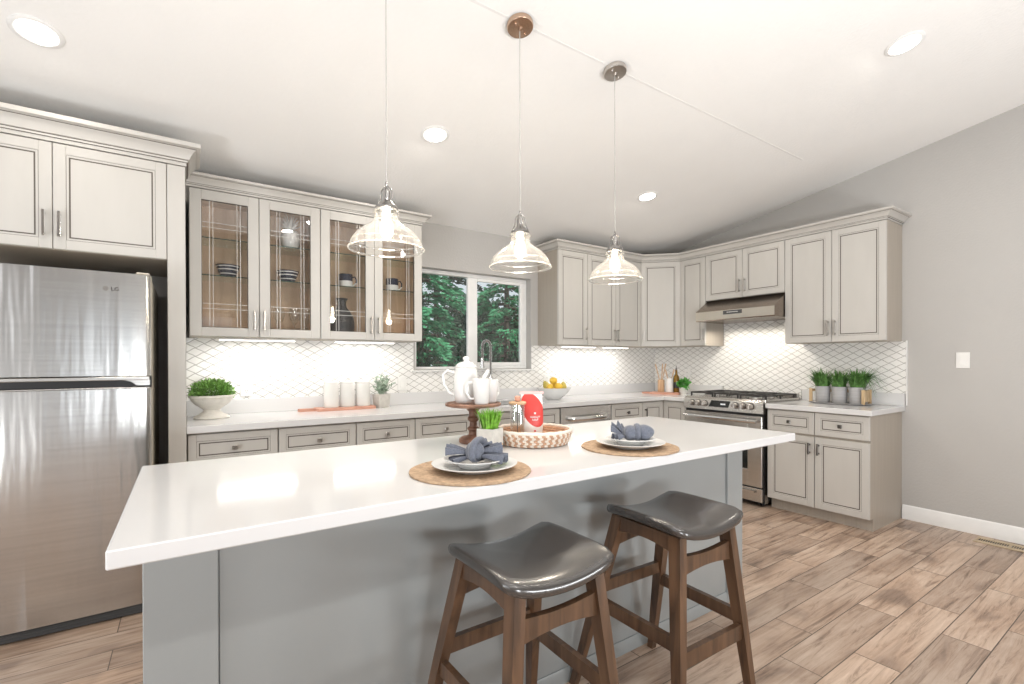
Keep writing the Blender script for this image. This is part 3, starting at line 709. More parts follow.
# faucet
fx, fy = -2.384, -0.085
t = thing('kitchen_faucet', 'chrome spring-neck faucet standing behind the sink', 'faucet', (fx, fy, CT))
mb = MB(); mb.lathe([(0, 0), (0.029, 0), (0.029, 0.006), (0.021, 0.012), (0.018, 0.03), (0.018, 0.23), (0.014, 0.24), (0, 0.24)], 20); mb.build('body', M['chrome'], t)
D = Vector((-0.95, -0.32, 0)).normalized(); Rr = 0.058
arc = [Vector((0, 0, 0.24 + 0.25*i/8)) for i in range(8)] + [D*Rr*(1 - math.cos(PI*i/14)) + Vector((0, 0, 0.49 + Rr*math.sin(PI*i/14))) for i in range(15)] + [D*2*Rr + Vector((0, 0, 0.49 - 0.10*i/4)) for i in range(1, 5)]
MB().tube(arc, 0.0065, 8).build('hose', M['pewter'], t)
# spring coil round the hose
mb = MB(); turns = 46; P = []
seg = [0]
for i in range(1, len(arc)): seg.append(seg[-1] + (arc[i] - arc[i-1]).length)
Ltot = seg[-1]
def along(s_):
    for i in range(1, len(arc)):
        if s_ <= seg[i] or i == len(arc)-1:
            f = (s_ - seg[i-1])/(seg[i] - seg[i-1]); return arc[i-1].lerp(arc[i], f), (arc[i] - arc[i-1]).normalized()
side = D.cross(Vector((0, 0, 1)))
for i in range(turns*8 + 1):
    p, tg = along(Ltot*i/(turns*8)); nrm = tg.cross(side).normalized(); a_ = 2*PI*i/8
    P.append(p + (side*math.cos(a_) + nrm*math.sin(a_))*0.0125)
mb.tube(P, 0.0026, 5); mb.build('spring', M['chrome'], t)
q_ = D*2*Rr
mb = MB(); mb.tube([q_ + Vector((0, 0, 0.392)), q_ + Vector((0, 0, 0.34)), q_ + Vector((0, 0, 0.30))], [0.014, 0.017, 0.019], 12); mb.build('spray_head', M['chrome'], t)
mb = MB(); mb.tube([(0, 0, 0.36), D*Rr*1.0 + Vector((0, 0, 0.36)), q_ + Vector((0, 0, 0.36)) - D*0.016], 0.004, 8); mb.build('support_arm', M['chrome'], t)
mb = MB(); mb.tube([(0.017, 0, 0.10), (0.045, -0.01, 0.105), (0.055, -0.012, 0.16)], [0.009, 0.008, 0.005], 10); lab(mb.build('lever', M['black'], t), 'black lever handle')

# ------------------------------------------------------------------ range and hood (local: front looks to -y, rotated onto the right wall)
t = thing('gas_range', 'stainless slide-in gas range between the corner and the right base cabinet', 'range', (-0.03, -0.912, 0), -PI/2); w_ = 0.768
yf = -0.632
mb = MB().mat(0); mb.box(0, w_, yf + 0.03, 0, 0.03, 0.895); mb.mat(1); mb.box(0.0, w_, yf + 0.02, yf + 0.031, 0.03, 0.795)
for x in (0.05, w_-0.05):
    for y in (-0.05, yf + 0.09): mb.cyl((x, y, 0), (x, y, 0.031), 0.018, 10)
mb.build('body', [M['steel2'], M['black']], t)
mb = MB().mat(0); mb.prism([(yf - 0.012, 0.800), (yf + 0.03, 0.797), (yf + 0.03, 0.908), (yf + 0.018, 0.910), (yf - 0.004, 0.895)], 'x', -0.004, w_ + 0.004)
cp = mb.build('control_panel', M['steel2'], t)
def on_panel(z): return yf - 0.012 + (z - 0.80)*(0.008/0.095)
mb = MB(); mb.add([(0.262, on_panel(0.828) - 0.0012, 0.828), (0.458, on_panel(0.828) - 0.0012, 0.828), (0.478, on_panel(0.888) - 0.0012, 0.888), (0.290, on_panel(0.888) - 0.0012, 0.888),
     (0.262, on_panel(0.828) + 0.002, 0.828), (0.458, on_panel(0.828) + 0.002, 0.828), (0.478, on_panel(0.888) + 0.002, 0.888), (0.290, on_panel(0.888) + 0.002, 0.888)],
     [(0,1,2,3),(4,5,6,7),(0,1,5,4),(1,2,6,5),(2,3,7,6),(3,0,4,7)])
dp = mb.build('display', M['ovenglass'], cp)
mb = MB()
for i in range(4): mb.box(0.385 + i*0.012, 0.393 + i*0.012, on_panel(0.856) - 0.0022, on_panel(0.856) - 0.0014, 0.851, 0.863)
mb.build('digits', M['display'], dp)
for x in (0.088, 0.156, 0.224, 0.528, 0.597, 0.666):
    mb = MB(); z = 0.856; y = on_panel(z)
    mb.mat(0); mb.tube([(x, y + 0.001, z), (x, y - 0.006, z)], [0.030, 0.029], 24)
    mb.mat(1); mb.tube([(x, y - 0.006, z), (x, y - 0.010, z), (x, y - 0.036, z), (x, y - 0.040, z)], [0.025, 0.0245, 0.022, 0.019], 24); mb.box(x - 0.005, x + 0.005, y - 0.046, y - 0.012, z - 0.021, z + 0.021, 0.002)
    mb.build('knob', [M['pewter'], M['nickel']], cp)
mb = MB().mat(0); wx0, wx1, wz0, wz1 = 0.13, w_-0.13, 0.315, 0.60
mb.box(0.004, wx0, yf - 0.012, yf + 0.019, 0.170, 0.776, 0.003); mb.box(wx1, w_-0.004, yf - 0.012, yf + 0.019, 0.170, 0.776, 0.003); mb.box(wx0 - 0.003, wx1 + 0.003, yf - 0.012, yf + 0.019, 0.170, wz0, 0.003); mb.box(wx0 - 0.003, wx1 + 0.003, yf - 0.012, yf + 0.019, wz1, 0.776, 0.003)
od = mb.build('oven_door', M['steel2'], t)
MB().box(wx0, wx1, yf - 0.009, yf + 0.015, wz0, wz1).build('oven_window', M['ovenglass'], od)
mb = MB(); mb.tube([(0.03, yf - 0.058, 0.735), (w_-0.03, yf - 0.058, 0.735)], 0.0135, 14, flat=1.3)
for x in (0.06, w_-0.06): mb.box(x - 0.012, x + 0.012, yf - 0.055, yf - 0.0105, 0.724, 0.746, 0.003)
mb.build('handle', M['chrome'], od)
mb = MB(); mb.box(0.004, w_-0.004, yf - 0.010, yf + 0.019, 0.045, 0.158, 0.003); dw = mb.build('storage_drawer', M['steel2'], t)
mb = MB(); mb.prism([(yf - 0.010, 0.145), (yf - 0.034, 0.140), (yf - 0.034, 0.118), (yf - 0.028, 0.118), (yf - 0.026, 0.134), (yf - 0.010, 0.136)], 'x', 0.06, w_-0.06); mb.build('handle', M['steel2'], dw)
mb = MB().box(-0.004, w_+0.004, yf + 0.031, 0.005, 0.8955, 0.914, 0.003); ck = mb.build('cooktop', M['steel2'], t)
MB().box(0.0, w_, -0.045, -0.005, 0.9145, 0.950, 0.004).build('vent_trim', M['steel2'], ck)
for x, y, r in ((0.16, -0.46, 0.045), (0.16, -0.19, 0.038), (w_/2, -0.33, 0.05), (w_-0.16, -0.46, 0.05), (w_-0.16, -0.19, 0.038)):
    mb = MB().mat(0); mb.lathe([(0, 0.9142), (r, 0.9142), (r, 0.926), (r*0.75, 0.927), (0, 0.927)], 20, x, y); mb.mat(1); mb.lathe([(0, 0.9272), (r*0.72, 0.9272), (r*0.72, 0.933), (r*0.6, 0.936), (0, 0.936)], 20, x, y)
    mb.build('burner', [M['nickel'], M['iron']], ck)
for (a, b) in ((0.012, 0.252), (0.264, 0.504), (0.516, 0.756)):
    mb = MB(); ya, yb_ = yf + 0.075, -0.06; z0, z1 = 0.940, 0.953; q = 0.012
    mb.box(a, a+q, ya, yb_, z0, z1, 0.002); mb.box(b-q, b, ya, yb_, z0, z1, 0.002); mb.box(a+q, b-q, ya, ya+q, z0, z1, 0.002); mb.box(a+q, b-q, yb_-q, yb_, z0, z1, 0.002)
    cxm = (a+b)/2
    for yy in (ya + 0.13, (ya+yb_)/2, yb_ - 0.13): mb.box(a+q, b-q, yy-q/2, yy+q/2, z0, z1, 0.002)
    mb.box(cxm-q/2, cxm+q/2, ya+q, yb_-q, z0+0.001, z1+0.003, 0.002)
    for xx in (a + 0.006, b - 0.006):
        for yy in (ya + 0.006, (ya+yb_)/2, yb_ - 0.006): mb.box(xx-0.006, xx+0.006, yy-0.006, yy+0.006, 0.9145, z0+0.001)
    lab(mb.build('grate', M['iron'], ck), 'black cast-iron grate')
# hood
t = thing('range_hood', 'slanted stainless range hood below the short cabinet', 'hood', (-0.002, -0.912, 1.64), -PI/2); w_ = 0.775
mb = MB(); mb.prism([(-0.001, 0.216), (-DU + 0.03, 0.216), (-0.486, 0.092), (-0.486, 0.012), (-0.478, 0.0), (-0.001, 0.0)], 'x', 0, w_); bd = mb.build('canopy', M['hoodsteel'], t)
mb = MB().box(0.297, 0.483, -0.4915, -0.4897, 0.050, 0.086, 0.0004); cpn = mb.build('control_strip', M['darkgap'], t)
mb = MB()
for i in range(6): mb.box(0.335 + i*0.019, 0.347 + i*0.019, -0.4926, -0.4916, 0.066, 0.073)
mb.build('buttons', M['plastic_white'], cpn)
MB().box(0.0, w_, -0.4895, -0.4862, 0.010, 0.091, 0.001).build('front_lip', M['liplight'], t)
for x in (0.2, 0.575): light('hood_lamp', 'SPOT', (-0.30, -0.912 - x, 1.630), 12, WARM, 0.03, aim=(-0.16, -0.912 - x, 0.9), spot=R(150), blend=0.5)

# ------------------------------------------------------------------ island
IX0, IX1, IY0, IY1 = -4.8275, -2.2055, -2.668, -1.767
BX0, BX1, BY0, BY1 = -4.787, -2.262, -2.4275, -1.800
t = thing('kitchen_island', 'grey-painted island base with wide corner posts, standing in the middle of the floor', 'island', (BX0, BY0, 0)); a, b = BX1 - BX0, BY1 - BY0; H = 0.8525
MB().box(0.02, a - 0.02, 0.020, b, 0, H, 0.001).build('body', M['island'], t)
MB().box(0.155, a - 0.138, 0.011, 0.0198, 0.058, H - 0.001).build('front_panel', M['island'], t)
MB().box(0, 0.152, 0, 0.16, 0, H, 0.002).build('post', M['island'], t)
MB().box(a - 0.135, a, 0, 0.16, 0, H, 0.002).build('post', M['island'], t)
mb = MB(); mb.prism([(0.0195, 0), (0.003, 0), (0.003, 0.040), (0.009, 0.055), (0.0195, 0.057)], 'x', 0.1525, a - 0.1355); mb.build('base_rail', M['island'], t)
o = MB().box(0, IX1 - IX0, 0, IY1 - IY0, 0, 0.0375, 0.003).build('island_countertop', M['quartz'], loc=(IX0, IY0, 0.8535))
tag(o, 'white quartz island countertop overhanging towards the stools', 'countertop')

# ------------------------------------------------------------------ bar stools
def make_stool(loc, rz, label):
    t = thing('bar_stool', label, 'stool', loc, rz, 'saddle bar stools at the island')
    W2, D2, HE, OY = 0.182, 0.170, 0.733, -0.026
    dip = 0.034
    def cz(x): return dip*((x/W2)**2)
    # padded saddle seat: top, bulging edge, bottom
    n, k = 26, 18; base = HE - dip
    def outline(u):           # rounded-square outline
        a = 2*PI*u + 0.0; a = a - 0.20*math.sin(4*a); c_, s_ = math.cos(a), math.sin(a); p = 13.0
        r = (abs(c_)**p + abs(s_)**p)**(-1/p); return r*c_, r*s_
    rings = [(0.0, 0.004, 0), (0.4, 0.004, 0), (0.75, 0.0035, 0), (0.92, 0.001, 0), (0.972, -0.003, 0), (0.994, -0.010, 0), (1.0, -0.018, 0), (0.994, -0.026, 0), (0.975, -0.031, 0), (0.93, -0.033, 0), (0.5, -0.033, 0), (0.0, -0.033, 0)]
    N_ = 96; vs = []; fs = []; rows = []
    for (f, dz, _) in rings:
        if f == 0: rows.append([len(vs)]); vs.append((0, OY, base + cz(0) + dz)); continue
        row = []
        for i in range(N_):
            x, y = outline(i/N_); x *= W2*f; y *= D2*f
            row.append(len(vs)); vs.append((x, y + OY, base + cz(x) + dz - 0.006*(abs(y)/D2)**3))
        rows.append(row)
    for A, B in zip(rows, rows[1:]):
        for i in range(N_):
            j = (i+1) % N_
            if len(A) == 1: fs.append((A[0], B[i], B[j]))
            elif len(B) == 1: fs.append((A[i], B[0], A[j]))
            else: fs.append((A[i], B[i], B[j], A[j]))
    MB().add(vs, fs).build('seat', M['leather'], t, angle=60)
    top = {(-1,-1): (-0.132, -0.146), (1,-1): (0.132, -0.146), (-1,1): (-0.130, 0.112), (1,1): (0.130, 0.112)}
    ft = {(-1,-1): (-0.203, -0.209), (1,-1): (0.203, -0.209), (-1,1): (-0.221, 0.265), (1,1): (0.221, 0.265)}
    ZT_ = 0.660
    def at(kx, ky, z):
        f = 1 - z/0.675; a_, b_ = top[(kx, ky)], ft[(kx, ky)]
        return Vector((a_[0] + (b_[0]-a_[0])*f, a_[1] + (b_[1]-a_[1])*f, z))
    for key in top:
        p1 = at(*key, 0.0); p0 = at(*key, ZT_ + 0.0205)
        mb = MB(); vs = []
        for p, w1, d1 in ((p0, 0.034, 0.046), (p0.lerp(p1, 0.45), 0.032, 0.040), (p1, 0.025, 0.027)):
            vs += [tuple(p + Vector((i*w1/2, j*d1/2, 0))) for (i, j) in ((-1,-1),(1,-1),(1,1),(-1,1))]
        fs = [(3,2,1,0), (8,9,10,11)] + [(r_*4+i, r_*4+(i+1) % 4, r_*4+4+(i+1) % 4, r_*4+4+i) for r_ in (0,1) for i in range(4)]
        mb.add(vs, fs); mb.build('leg', M['walnut'], t)
    # side seat rails directly under the seat, curved lower edge
    for kx in (-1, 1):
        A = at(kx, -1, 0.645); B = at(kx, 1, 0.645); x = A.x
        mb = MB(); n = 10; lo = []; hi = []
        for i in range(n+1):
            f = i/n; y = A.y + 0.018 + (B.y - A.y - 0.036)*f; lo.append((y, 0.625 + 0.014*math.sin(PI*f))); hi.append((y, 0.6805))
        mb.prism(lo + hi[::-1], 'x', x - 0.011, x + 0.011); mb.build('seat_rail', M['walnut'], t)
    # front and back upper rails with a curved lower edge, a hand's breadth below the seat
    for ky in (-1, 1):
        zc_ = 0.585 if ky < 0 else 0.60; A = at(-1, ky, zc_); B = at(1, ky, zc_); mb = MB(); n = 12; lo = []; hi = []
        for i in range(n+1):
            f = i/n; x = A.x + 0.012 + (B.x - A.x - 0.024)*f; s_ = math.sin(PI*f); lo.append((x, zc_ - 0.033 + 0.012*s_)); hi.append((x, zc_ + 0.032 - 0.010*s_))
        mb.prism(lo + hi[::-1], 'y', A.y - 0.010, A.y + 0.010); mb.build('upper_rail', M['walnut'], t)
    # stretchers: front foot rest, back, and two sides
    def rail(k0, k1, z, name, h_=0.044, th=0.020):
        A = at(*k0, z); B = at(*k1, z); d_ = (B - A).normalized(); mb = MB(); mb.bar(A + d_*0.010, B - d_*0.010, th, h_); mb.build(name, M['walnut'], t)
    rail((-1,-1), (1,-1), 0.30, 'foot_rest', 0.052); rail((-1,1), (1,1), 0.40, 'stretcher')
    rail((-1,-1), (-1,1), 0.345, 'stretcher'); rail((1,-1), (1,1), 0.345, 'stretcher')
    return t
make_stool((-3.901, -2.724, 0), 0.006, 'dark-seated wooden saddle stool nearer the fridge, at the middle of the island')
make_stool((-3.248, -2.714, 0), -0.021, 'dark-seated wooden saddle stool nearer the range, at the right of the island')

# ------------------------------------------------------------------ pendant lamps
def pendant(x, label, canopy_mat):
    y = -2.035; zc = ceil_z(y); zr = 1.678
    t = thing('pendant_lamp', label, 'lamp', (x, y, zr), 0, 'glass pendant lamps over the island')
    mb = MB(); mb.lathe([(0, 0.0), (0.0595, 0.0), (0.061, -0.004), (0.061, -0.020), (0.058, -0.025), (0.012, -0.027), (0.009, -0.036), (0, -0.037)], 32)
    for s_ in (-1, 1): mb.sphere((0.035*s_, 0.012*s_, -0.027), 0.007, 10, 6)
    mb.T = Matrix.Identity(4)
    cn = mb.build('ceiling_canopy', canopy_mat, t); cn.location = (0, 0, zc - zr - 0.001); cn.rotation_euler = (-SLOPE, 0, 0)
    MB().cyl((0, 0, 0.262), (0, 0, zc - zr - 0.030), 0.0022, 8).build('cord', M['rim_cord'], t)
    mb = MB(); mb.lathe([(0, 0.262), (0.005, 0.262), (0.006, 0.240), (0.010, 0.235), (0.014, 0.226), (0.015, 0.192), (0.024, 0.186), (0.036, 0.172), (0.043, 0.166), (0.043, 0.158), (0.040, 0.156), (0.0, 0.156)], 24)
    for i in range(4):
        a_ = PI/4 + i*PI/2; ca, sa = math.cos(a_), math.sin(a_)
        mb.tube([(0.007*ca, 0.007*sa, 0.246), (0.022*ca, 0.022*sa, 0.230), (0.025*ca, 0.025*sa, 0.200), (0.038*ca, 0.038*sa, 0.170)], 0.0026, 6)
    mb.build('socket', M['sockmetal'], t)
    mb = MB().mat(0)
    mb.lathe([(0.0415, 0.158), (0.046, 0.152), (0.047, 0.143), (0.0435, 0.136), (0.045, 0.122), (0.050, 0.110), (0.061, 0.100), (0.077, 0.090), (0.093, 0.079), (0.106, 0.068), (0.118, 0.055), (0.127, 0.042), (0.134, 0.028), (0.138, 0.016), (0.141, 0.008)], 72)
    mb.mat(1); mb.tube([(0.141*math.cos(2*PI*i/64), 0.141*math.sin(2*PI*i/64), 0.005) for i in range(64)], 0.0042, 8, closed=True)
    mb.tube([(0.131*math.cos(2*PI*i/64), 0.131*math.sin(2*PI*i/64), 0.032) for i in range(64)], 0.0022, 6, closed=True)
    mb.tube([(0.0470*math.cos(2*PI*i/40), 0.0470*math.sin(2*PI*i/40), 0.148) for i in range(40)], 0.003, 6, closed=True)
    lab(mb.build('lamp_shade', [M['shade'], M['rim']], t, angle=60), 'clear bell-shaped glass shade')
    mb = MB(); mb.lathe([(0, 0.048), (0.012, 0.050), (0.021, 0.060), (0.0255, 0.076), (0.0245, 0.092), (0.017, 0.114), (0.0135, 0.130), (0.0135, 0.155)], 24)
    lab(mb.build('bulb', M['bulb'], t), 'glowing filament bulb')
    light('pendant_light', 'POINT', (x, y, zr + 0.02), 8.0, (1.0, 0.87, 0.70), 0.03)
    return t
M['rim_cord'] = mat('clear_wire_cord', (0.46, 0.45, 0.43), 0.4)
pendant(-4.057, 'clear glass pendant lamp hanging in front of the glass-fronted cabinets, its canopy above the picture', M['bronze'])
pendant(-3.425, 'clear glass pendant lamp hanging in front of the window, under the coppery canopy', M['bronze'])
pendant(-2.807, 'clear glass pendant lamp hanging in front of the solid wall cabinets, furthest right', M['nickel'])

# recessed ceiling lights
def downlight(x, y, label, power):
    z = ceil_z(y); t = thing('recessed_light', label, 'light', (x, y, z), 0, 'recessed ceiling lights'); t.rotation_euler = (-SLOPE, 0, 0)
    MB().lathe([(0.066, -0.0006), (0.086, -0.0006), (0.088, -0.004), (0.082, -0.008), (0.070, -0.009), (0.066, -0.005)], 40).build('trim_ring', M['white_trim'], t)
    MB().lathe([(0, -0.0006), (0.0655, -0.0006), (0.0655, -0.005), (0, -0.0055)], 40).build('diffuser', M['glow'], t)
    light('downlight', 'AREA', (x, y + 0.002, z - 0.02), power, WARM, 0.13, aim=(x, y, 0))
downlight(-5.212, -1.059, 'round recessed ceiling light above the fridge', 3)
downlight(-3.428, -1.133, 'round recessed ceiling light between the first two pendant lamps', 9)
downlight(-1.466, -1.126, 'round recessed ceiling light nearest the corner cabinets', 9)
downlight(-1.503, -2.893, 'round recessed ceiling light at upper right, above the open floor', 8)

# ------------------------------------------------------------------ foliage helpers
def blades(mb, rnd, n, r0, h0, h1, spread, wd, droop=0.2, seg=4, cx=0, cy=0, cz=0, lim=None):
    for _ in range(n):
        a = rnd.uniform(0, 2*PI); rr = r0*math.sqrt(rnd.random()); bx, by = cx + rr*math.cos(a), cy + rr*math.sin(a)
        d = a + rnd.uniform(-0.8, 0.8); L_ = rnd.uniform(h0, h1); out = spread*L_*(0.25 + rr/r0)*rnd.uniform(0.5, 1.3); w0 = wd*rnd.uniform(0.7, 1.2)
        px, py = -math.sin(d), math.cos(d); vs = []; dr = droop*rnd.uniform(0.3, 1.4)
        if lim and not (lim[0] < bx + math.cos(d)*out < lim[1] and lim[2] < by + math.sin(d)*out < lim[3]): continue
        for i in range(seg+1):
            f = i/seg; o_ = out*f**1.5; z = L_*(f - dr*f**3); ww = w0*(1 - f**2)*0.5 + 0.0003
            c_ = (bx + math.cos(d)*o_, by + math.sin(d)*o_, cz + z)
            vs += [(c_[0]-px*ww, c_[1]-py*ww, c_[2]), (c_[0]+px*ww, c_[1]+py*ww, c_[2])]
        mb.add(vs, [(2*i, 2*i+1, 2*i+3, 2*i+2) for i in range(seg)])
def leaf(mb, p, d, L_, w_, rnd):
    d = Vector(d).normalized(); s_ = d.cross(Vector((rnd.uniform(-1,1), rnd.uniform(-1,1), rnd.uniform(-1,1)))).normalized(); n_ = d.cross(s_)
    p = Vector(p); mid = p + d*L_*0.5
    mb.add([tuple(p), tuple(mid + s_*w_/2 + n_*w_*0.12), tuple(p + d*L_), tuple(mid - s_*w_/2 + n_*w_*0.12), tuple(mid - n_*w_*0.05)], [(0,1,4),(1,2,4),(2,3,4),(3,0,4)])
def bush(mb, rnd, n, c, rx, ry, rz_, L_, w_, shell=0.55):
    for _ in range(n):
        v = Vector((rnd.gauss(0,1), rnd.gauss(0,1), rnd.gauss(0,1))).normalized(); f = rnd.uniform(shell, 1.0)
        p = (c[0] + v.x*rx*f, c[1] + v.y*ry*f, c[2] + v.z*rz_*f)
        leaf(mb, p, (v.x + rnd.uniform(-.6,.6), v.y + rnd.uniform(-.6,.6), v.z + rnd.uniform(-.3,.9)), L_*rnd.uniform(.7,1.3), w_*rnd.uniform(.7,1.3), rnd)

# ------------------------------------------------------------------ left part of the back counter
rnd = random.Random(3)
t = thing('urn_planter', 'white footed urn of low boxwood at the left end of the back counter', 'planter', (-4.566, -0.235, CT + 0.0005))
mb = MB(); mb.lathe([(0, 0), (0.108, 0), (0.112, 0.006), (0.104, 0.016), (0.070, 0.030), (0.052, 0.045), (0.050, 0.054), (0.066, 0.068), (0.098, 0.088), (0.122, 0.112), (0.130, 0.130), (0.139, 0.134), (0.140, 0.146), (0.130, 0.148), (0.120, 0.130), (0, 0.128)], 40, sx=0.90, sy=0.90, fn=lambda a, z: 1 + (0.018*math.cos(20*a) if 0.03 < z < 0.12 else 0))
mb.build('urn', M['urn'], t)
mb = MB(); bush(mb, rnd, 2600, (0, 0, 0.165), 0.118, 0.112, 0.078, 0.020, 0.012, 0.45); mb.build('foliage', M['leaf'], t, normals=False)

# wall plates
def outlet(x, z, label, kind, right=False):
    t = thing('wall_outlet' if kind != 'switch' else 'light_switch', label, 'outlet' if kind != 'switch' else 'switch', (x, -0.0085, z) if not right else right, -PI/2 if right else 0)
    MB().box(-0.038, 0.038, -0.006, 0, -0.058, 0.058, 0.002).build('cover_plate', M['plastic_white'], t)
    if kind == 'switch':
        mb = MB().mat(0); mb.prism([(-0.0062, -0.032), (-0.011, -0.032), (-0.008, 0.0), (-0.0072, 0.032), (-0.0062, 0.032)], 'x', -0.0165, 0.0165); mb.build('rocker', M['plastic_white'], t)
    else:
        for dz in (-0.021, 0.021):
            mb = MB().mat(0); mb.tube([(0, -0.0062, dz), (0, -0.008, dz)], 0.0165, 20); mb.mat(1)
            for dx in (-0.006, 0.006): mb.box(dx-0.0012, dx+0.0012, -0.0086, -0.0078, dz - 0.002, dz + 0.007)
            mb.tube([(0, -0.0079, dz - 0.008), (0, -0.0086, dz - 0.008)], 0.0022, 8)
            mb.build('socket', [M['plastic_white'], M['darkgap']], t)
    return t
outlet(-4.353, 1.066, 'white wall outlet on the tile beside the urn planter', 'outlet')
outlet(-3.208, 1.067, 'white switch plate on the tile between the small potted plant and the window', 'switch')
outlet(-1.668, 1.062, 'white wall outlet on the tile behind the fruit bowl', 'outlet')
outlet(0, 0, 'white wall outlet on the right-hand tile near the corner', 'outlet', right=(-0.0085, -0.473, 1.10))
outlet(0, 0, 'white rocker light switch on the bare grey wall at the right', 'switch', right=(-0.0005, -2.795, 1.252))

# cutting board with canisters
t = tag(MB().box(0, 0, 0, 0, 0, 0).build('x', M['redwood']), 'x', 'x'); bpy.data.objects.remove(t)
mb = MB(); pts = []
def rr_poly(x0, x1, y0, y1, r, n=5):
    P = []
    for (cx_, cy_, a0) in ((x1-r, y0+r, -PI/2), (x1-r, y1-r, 0), (x0+r, y1-r, PI/2), (x0+r, y0+r, PI)):
        for i in range(n+1): a = a0 + PI/2*i/n; P.append((cx_ + r*math.cos(a), cy_ + r*math.sin(a)))
    return P
body = rr_poly(0.0, 0.43, -0.075, 0.075, 0.02)
i0 = [i for i, p in enumerate(body) if p[0] < 0.001]
poly = body[:18] + [(0.0, 0.02), (-0.03, 0.015), (-0.105, 0.018), (-0.118, 0.0), (-0.105, -0.018), (-0.03, -0.015), (0.0, -0.02)] + body[18:]
mb.prism(poly, 'z', 0, 0.020)
o = mb.build('cutting_board', M['redwood'], loc=(-3.925, -0.150, CT + 0.0005)); tag(o, 'reddish wooden paddle board lying under the white canisters', 'cutting board')
def canister(x, label):
    o = MB().lathe([(0, 0), (0.049, 0), (0.052, 0.004), (0.053, 0.10), (0.052, 0.165), (0.050, 0.172), (0.0515, 0.174), (0.0515, 0.188), (0.048, 0.192), (0, 0.193)], 40).build('canister', M['matte_white'], loc=(x, -0.150, CT + 0.0212))
    return tag(o, label, 'canister', 'white canisters on the paddle board')
canister(-3.812, 'white lidded canister at the left of the three on the paddle board')
canister(-3.695, 'white lidded canister in the middle of the three on the paddle board')
canister(-3.578, 'white lidded canister at the right of three, next to the small concrete-potted plant')
t = thing('potted_plant', 'small dusty-green plant in a square concrete pot beside the canisters', 'plant', (-3.432, -0.150, CT + 0.0005))
mb = MB(); mb.at(rz=0.25); a, b = 0.043, 0.050
mb.add([(-a,-a,0),(a,-a,0),(a,a,0),(-a,a,0),(-b,-b,0.105),(b,-b,0.105),(b,b,0.105),(-b,b,0.105),(-b+.006,-b+.006,0.105),(b-.006,-b+.006,0.105),(b-.006,b-.006,0.105),(-b+.006,b-.006,0.105),(-b+.008,-b+.008,0.09),(b-.008,-b+.008,0.09),(b-.008,b-.008,0.09),(-b+.008,b-.008,0.09)],
       [(3,2,1,0)] + [(i, (i+1) % 4, 4+(i+1) % 4, 4+i) for i in range(4)] + [(4+i, 4+(i+1) % 4, 8+(i+1) % 4, 8+i) for i in range(4)] + [(8+i, 8+(i+1) % 4, 12+(i+1) % 4, 12+i) for i in range(4)] + [(12,13,14,15)])
mb.build('pot', M['concrete'], t)
mb = MB()
for k in range(26):
    a_ = rnd.uniform(0, 2*PI); tip = Vector((math.cos(a_)*rnd.uniform(.02,.10), math.sin(a_)*rnd.uniform(.02,.085), rnd.uniform(.16,.265))); base = Vector((math.cos(a_)*.015, math.sin(a_)*.015, .09))
    mb.tube([base, base.lerp(tip, .5) + Vector((0,0,.02)), tip], 0.0014, 4)
    for q in range(11):
        f = rnd.uniform(.25, 1); p = base.lerp(tip, f); leaf(mb, p, (rnd.uniform(-1,1), rnd.uniform(-1,1), rnd.uniform(-.2,1)), .026, .015, rnd)
mb.build('foliage', M['sage'], t, normals=False)

# ------------------------------------------------------------------ inside the glass cabinets
def striped_bowl(x, label):
    t = thing('striped_bowl', label, 'bowl', (x, -0.145, 1.8025), 0, 'navy striped bowls'); t.scale = (1.06, 1.06, 1.2)
    mb = MB(); prof = [(0, 0), (0.030, 0), (0.032, 0.004)]; n = 12; zs = [0.004 + (0.068)*i/n for i in range(n+1)]
    P = [(0.032 + 0.035*(z/0.072)**0.7, z) for z in zs]
    mb.mat(0); mb.lathe([(0, 0), (0.030, 0), P[0]], 36)
    for i in range(n):
        mb.mat(1 if i in (3, 7, 10) else 0); mb.lathe([P[i], P[i+1]], 36, fn=lambda a, z: 1 + 0.02*math.sin(9*a))
    mb.mat(0); mb.lathe([P[-1], (0.063, 0.071), (0.055, 0.045), (0.030, 0.012), (0, 0.010)], 36)
    return mb.build('bowl', [M['navy'], M['white']], t) and t
striped_bowl(-4.468, 'navy bowl with white stripes on a glass shelf nearest the fridge panel')
striped_bowl(-4.102, 'navy bowl with white stripes on the shelf below the white pineapple')
t = thing('ceramic_pineapple', 'white ceramic pineapple standing on the top glass shelf', 'ornament', (-4.088, -0.150, 2.0375)); t.scale = (1.06, 1.06, 1.12)
mb = MB(); mb.lathe([(0, 0), (0.030, 0), (0.047, 0.015), (0.058, 0.045), (0.060, 0.070), (0.055, 0.098), (0.042, 0.122), (0.022, 0.134), (0, 0.136)], 44, fn=lambda a, z: 1 + 0.055*abs(math.sin(7*a + z*95))*abs(math.sin(7*a - z*95)))
mb.build('body', M['white'], t)
mb = MB()
for ring, (nn, tilt, L_, z0) in enumerate(((7, 0.95, 0.055, 0.128), (6, 0.6, 0.065, 0.134), (5, 0.3, 0.075, 0.140), (3, 0.1, 0.08, 0.146))):
    for i in range(nn):
        a_ = 2*PI*i/nn + ring*0.5; d = Vector((math.cos(a_)*math.sin(tilt), math.sin(a_)*math.sin(tilt), math.cos(tilt))); p0 = Vector((math.cos(a_)*0.012, math.sin(a_)*0.012, z0))
        out_ = Vector((math.cos(a_), math.sin(a_), 0))
        mb.tube([p0, p0 + d*L_*.45, p0 + d*L_*.8 + out_*L_*.06, p0 + d*L_ + out_*L_*.18], [0.009, 0.011, 0.006, 0.0008], 6, flat=0.45)
lab(mb.build('leaf_crown', M['white'], t), 'spiky white crown of leaves')
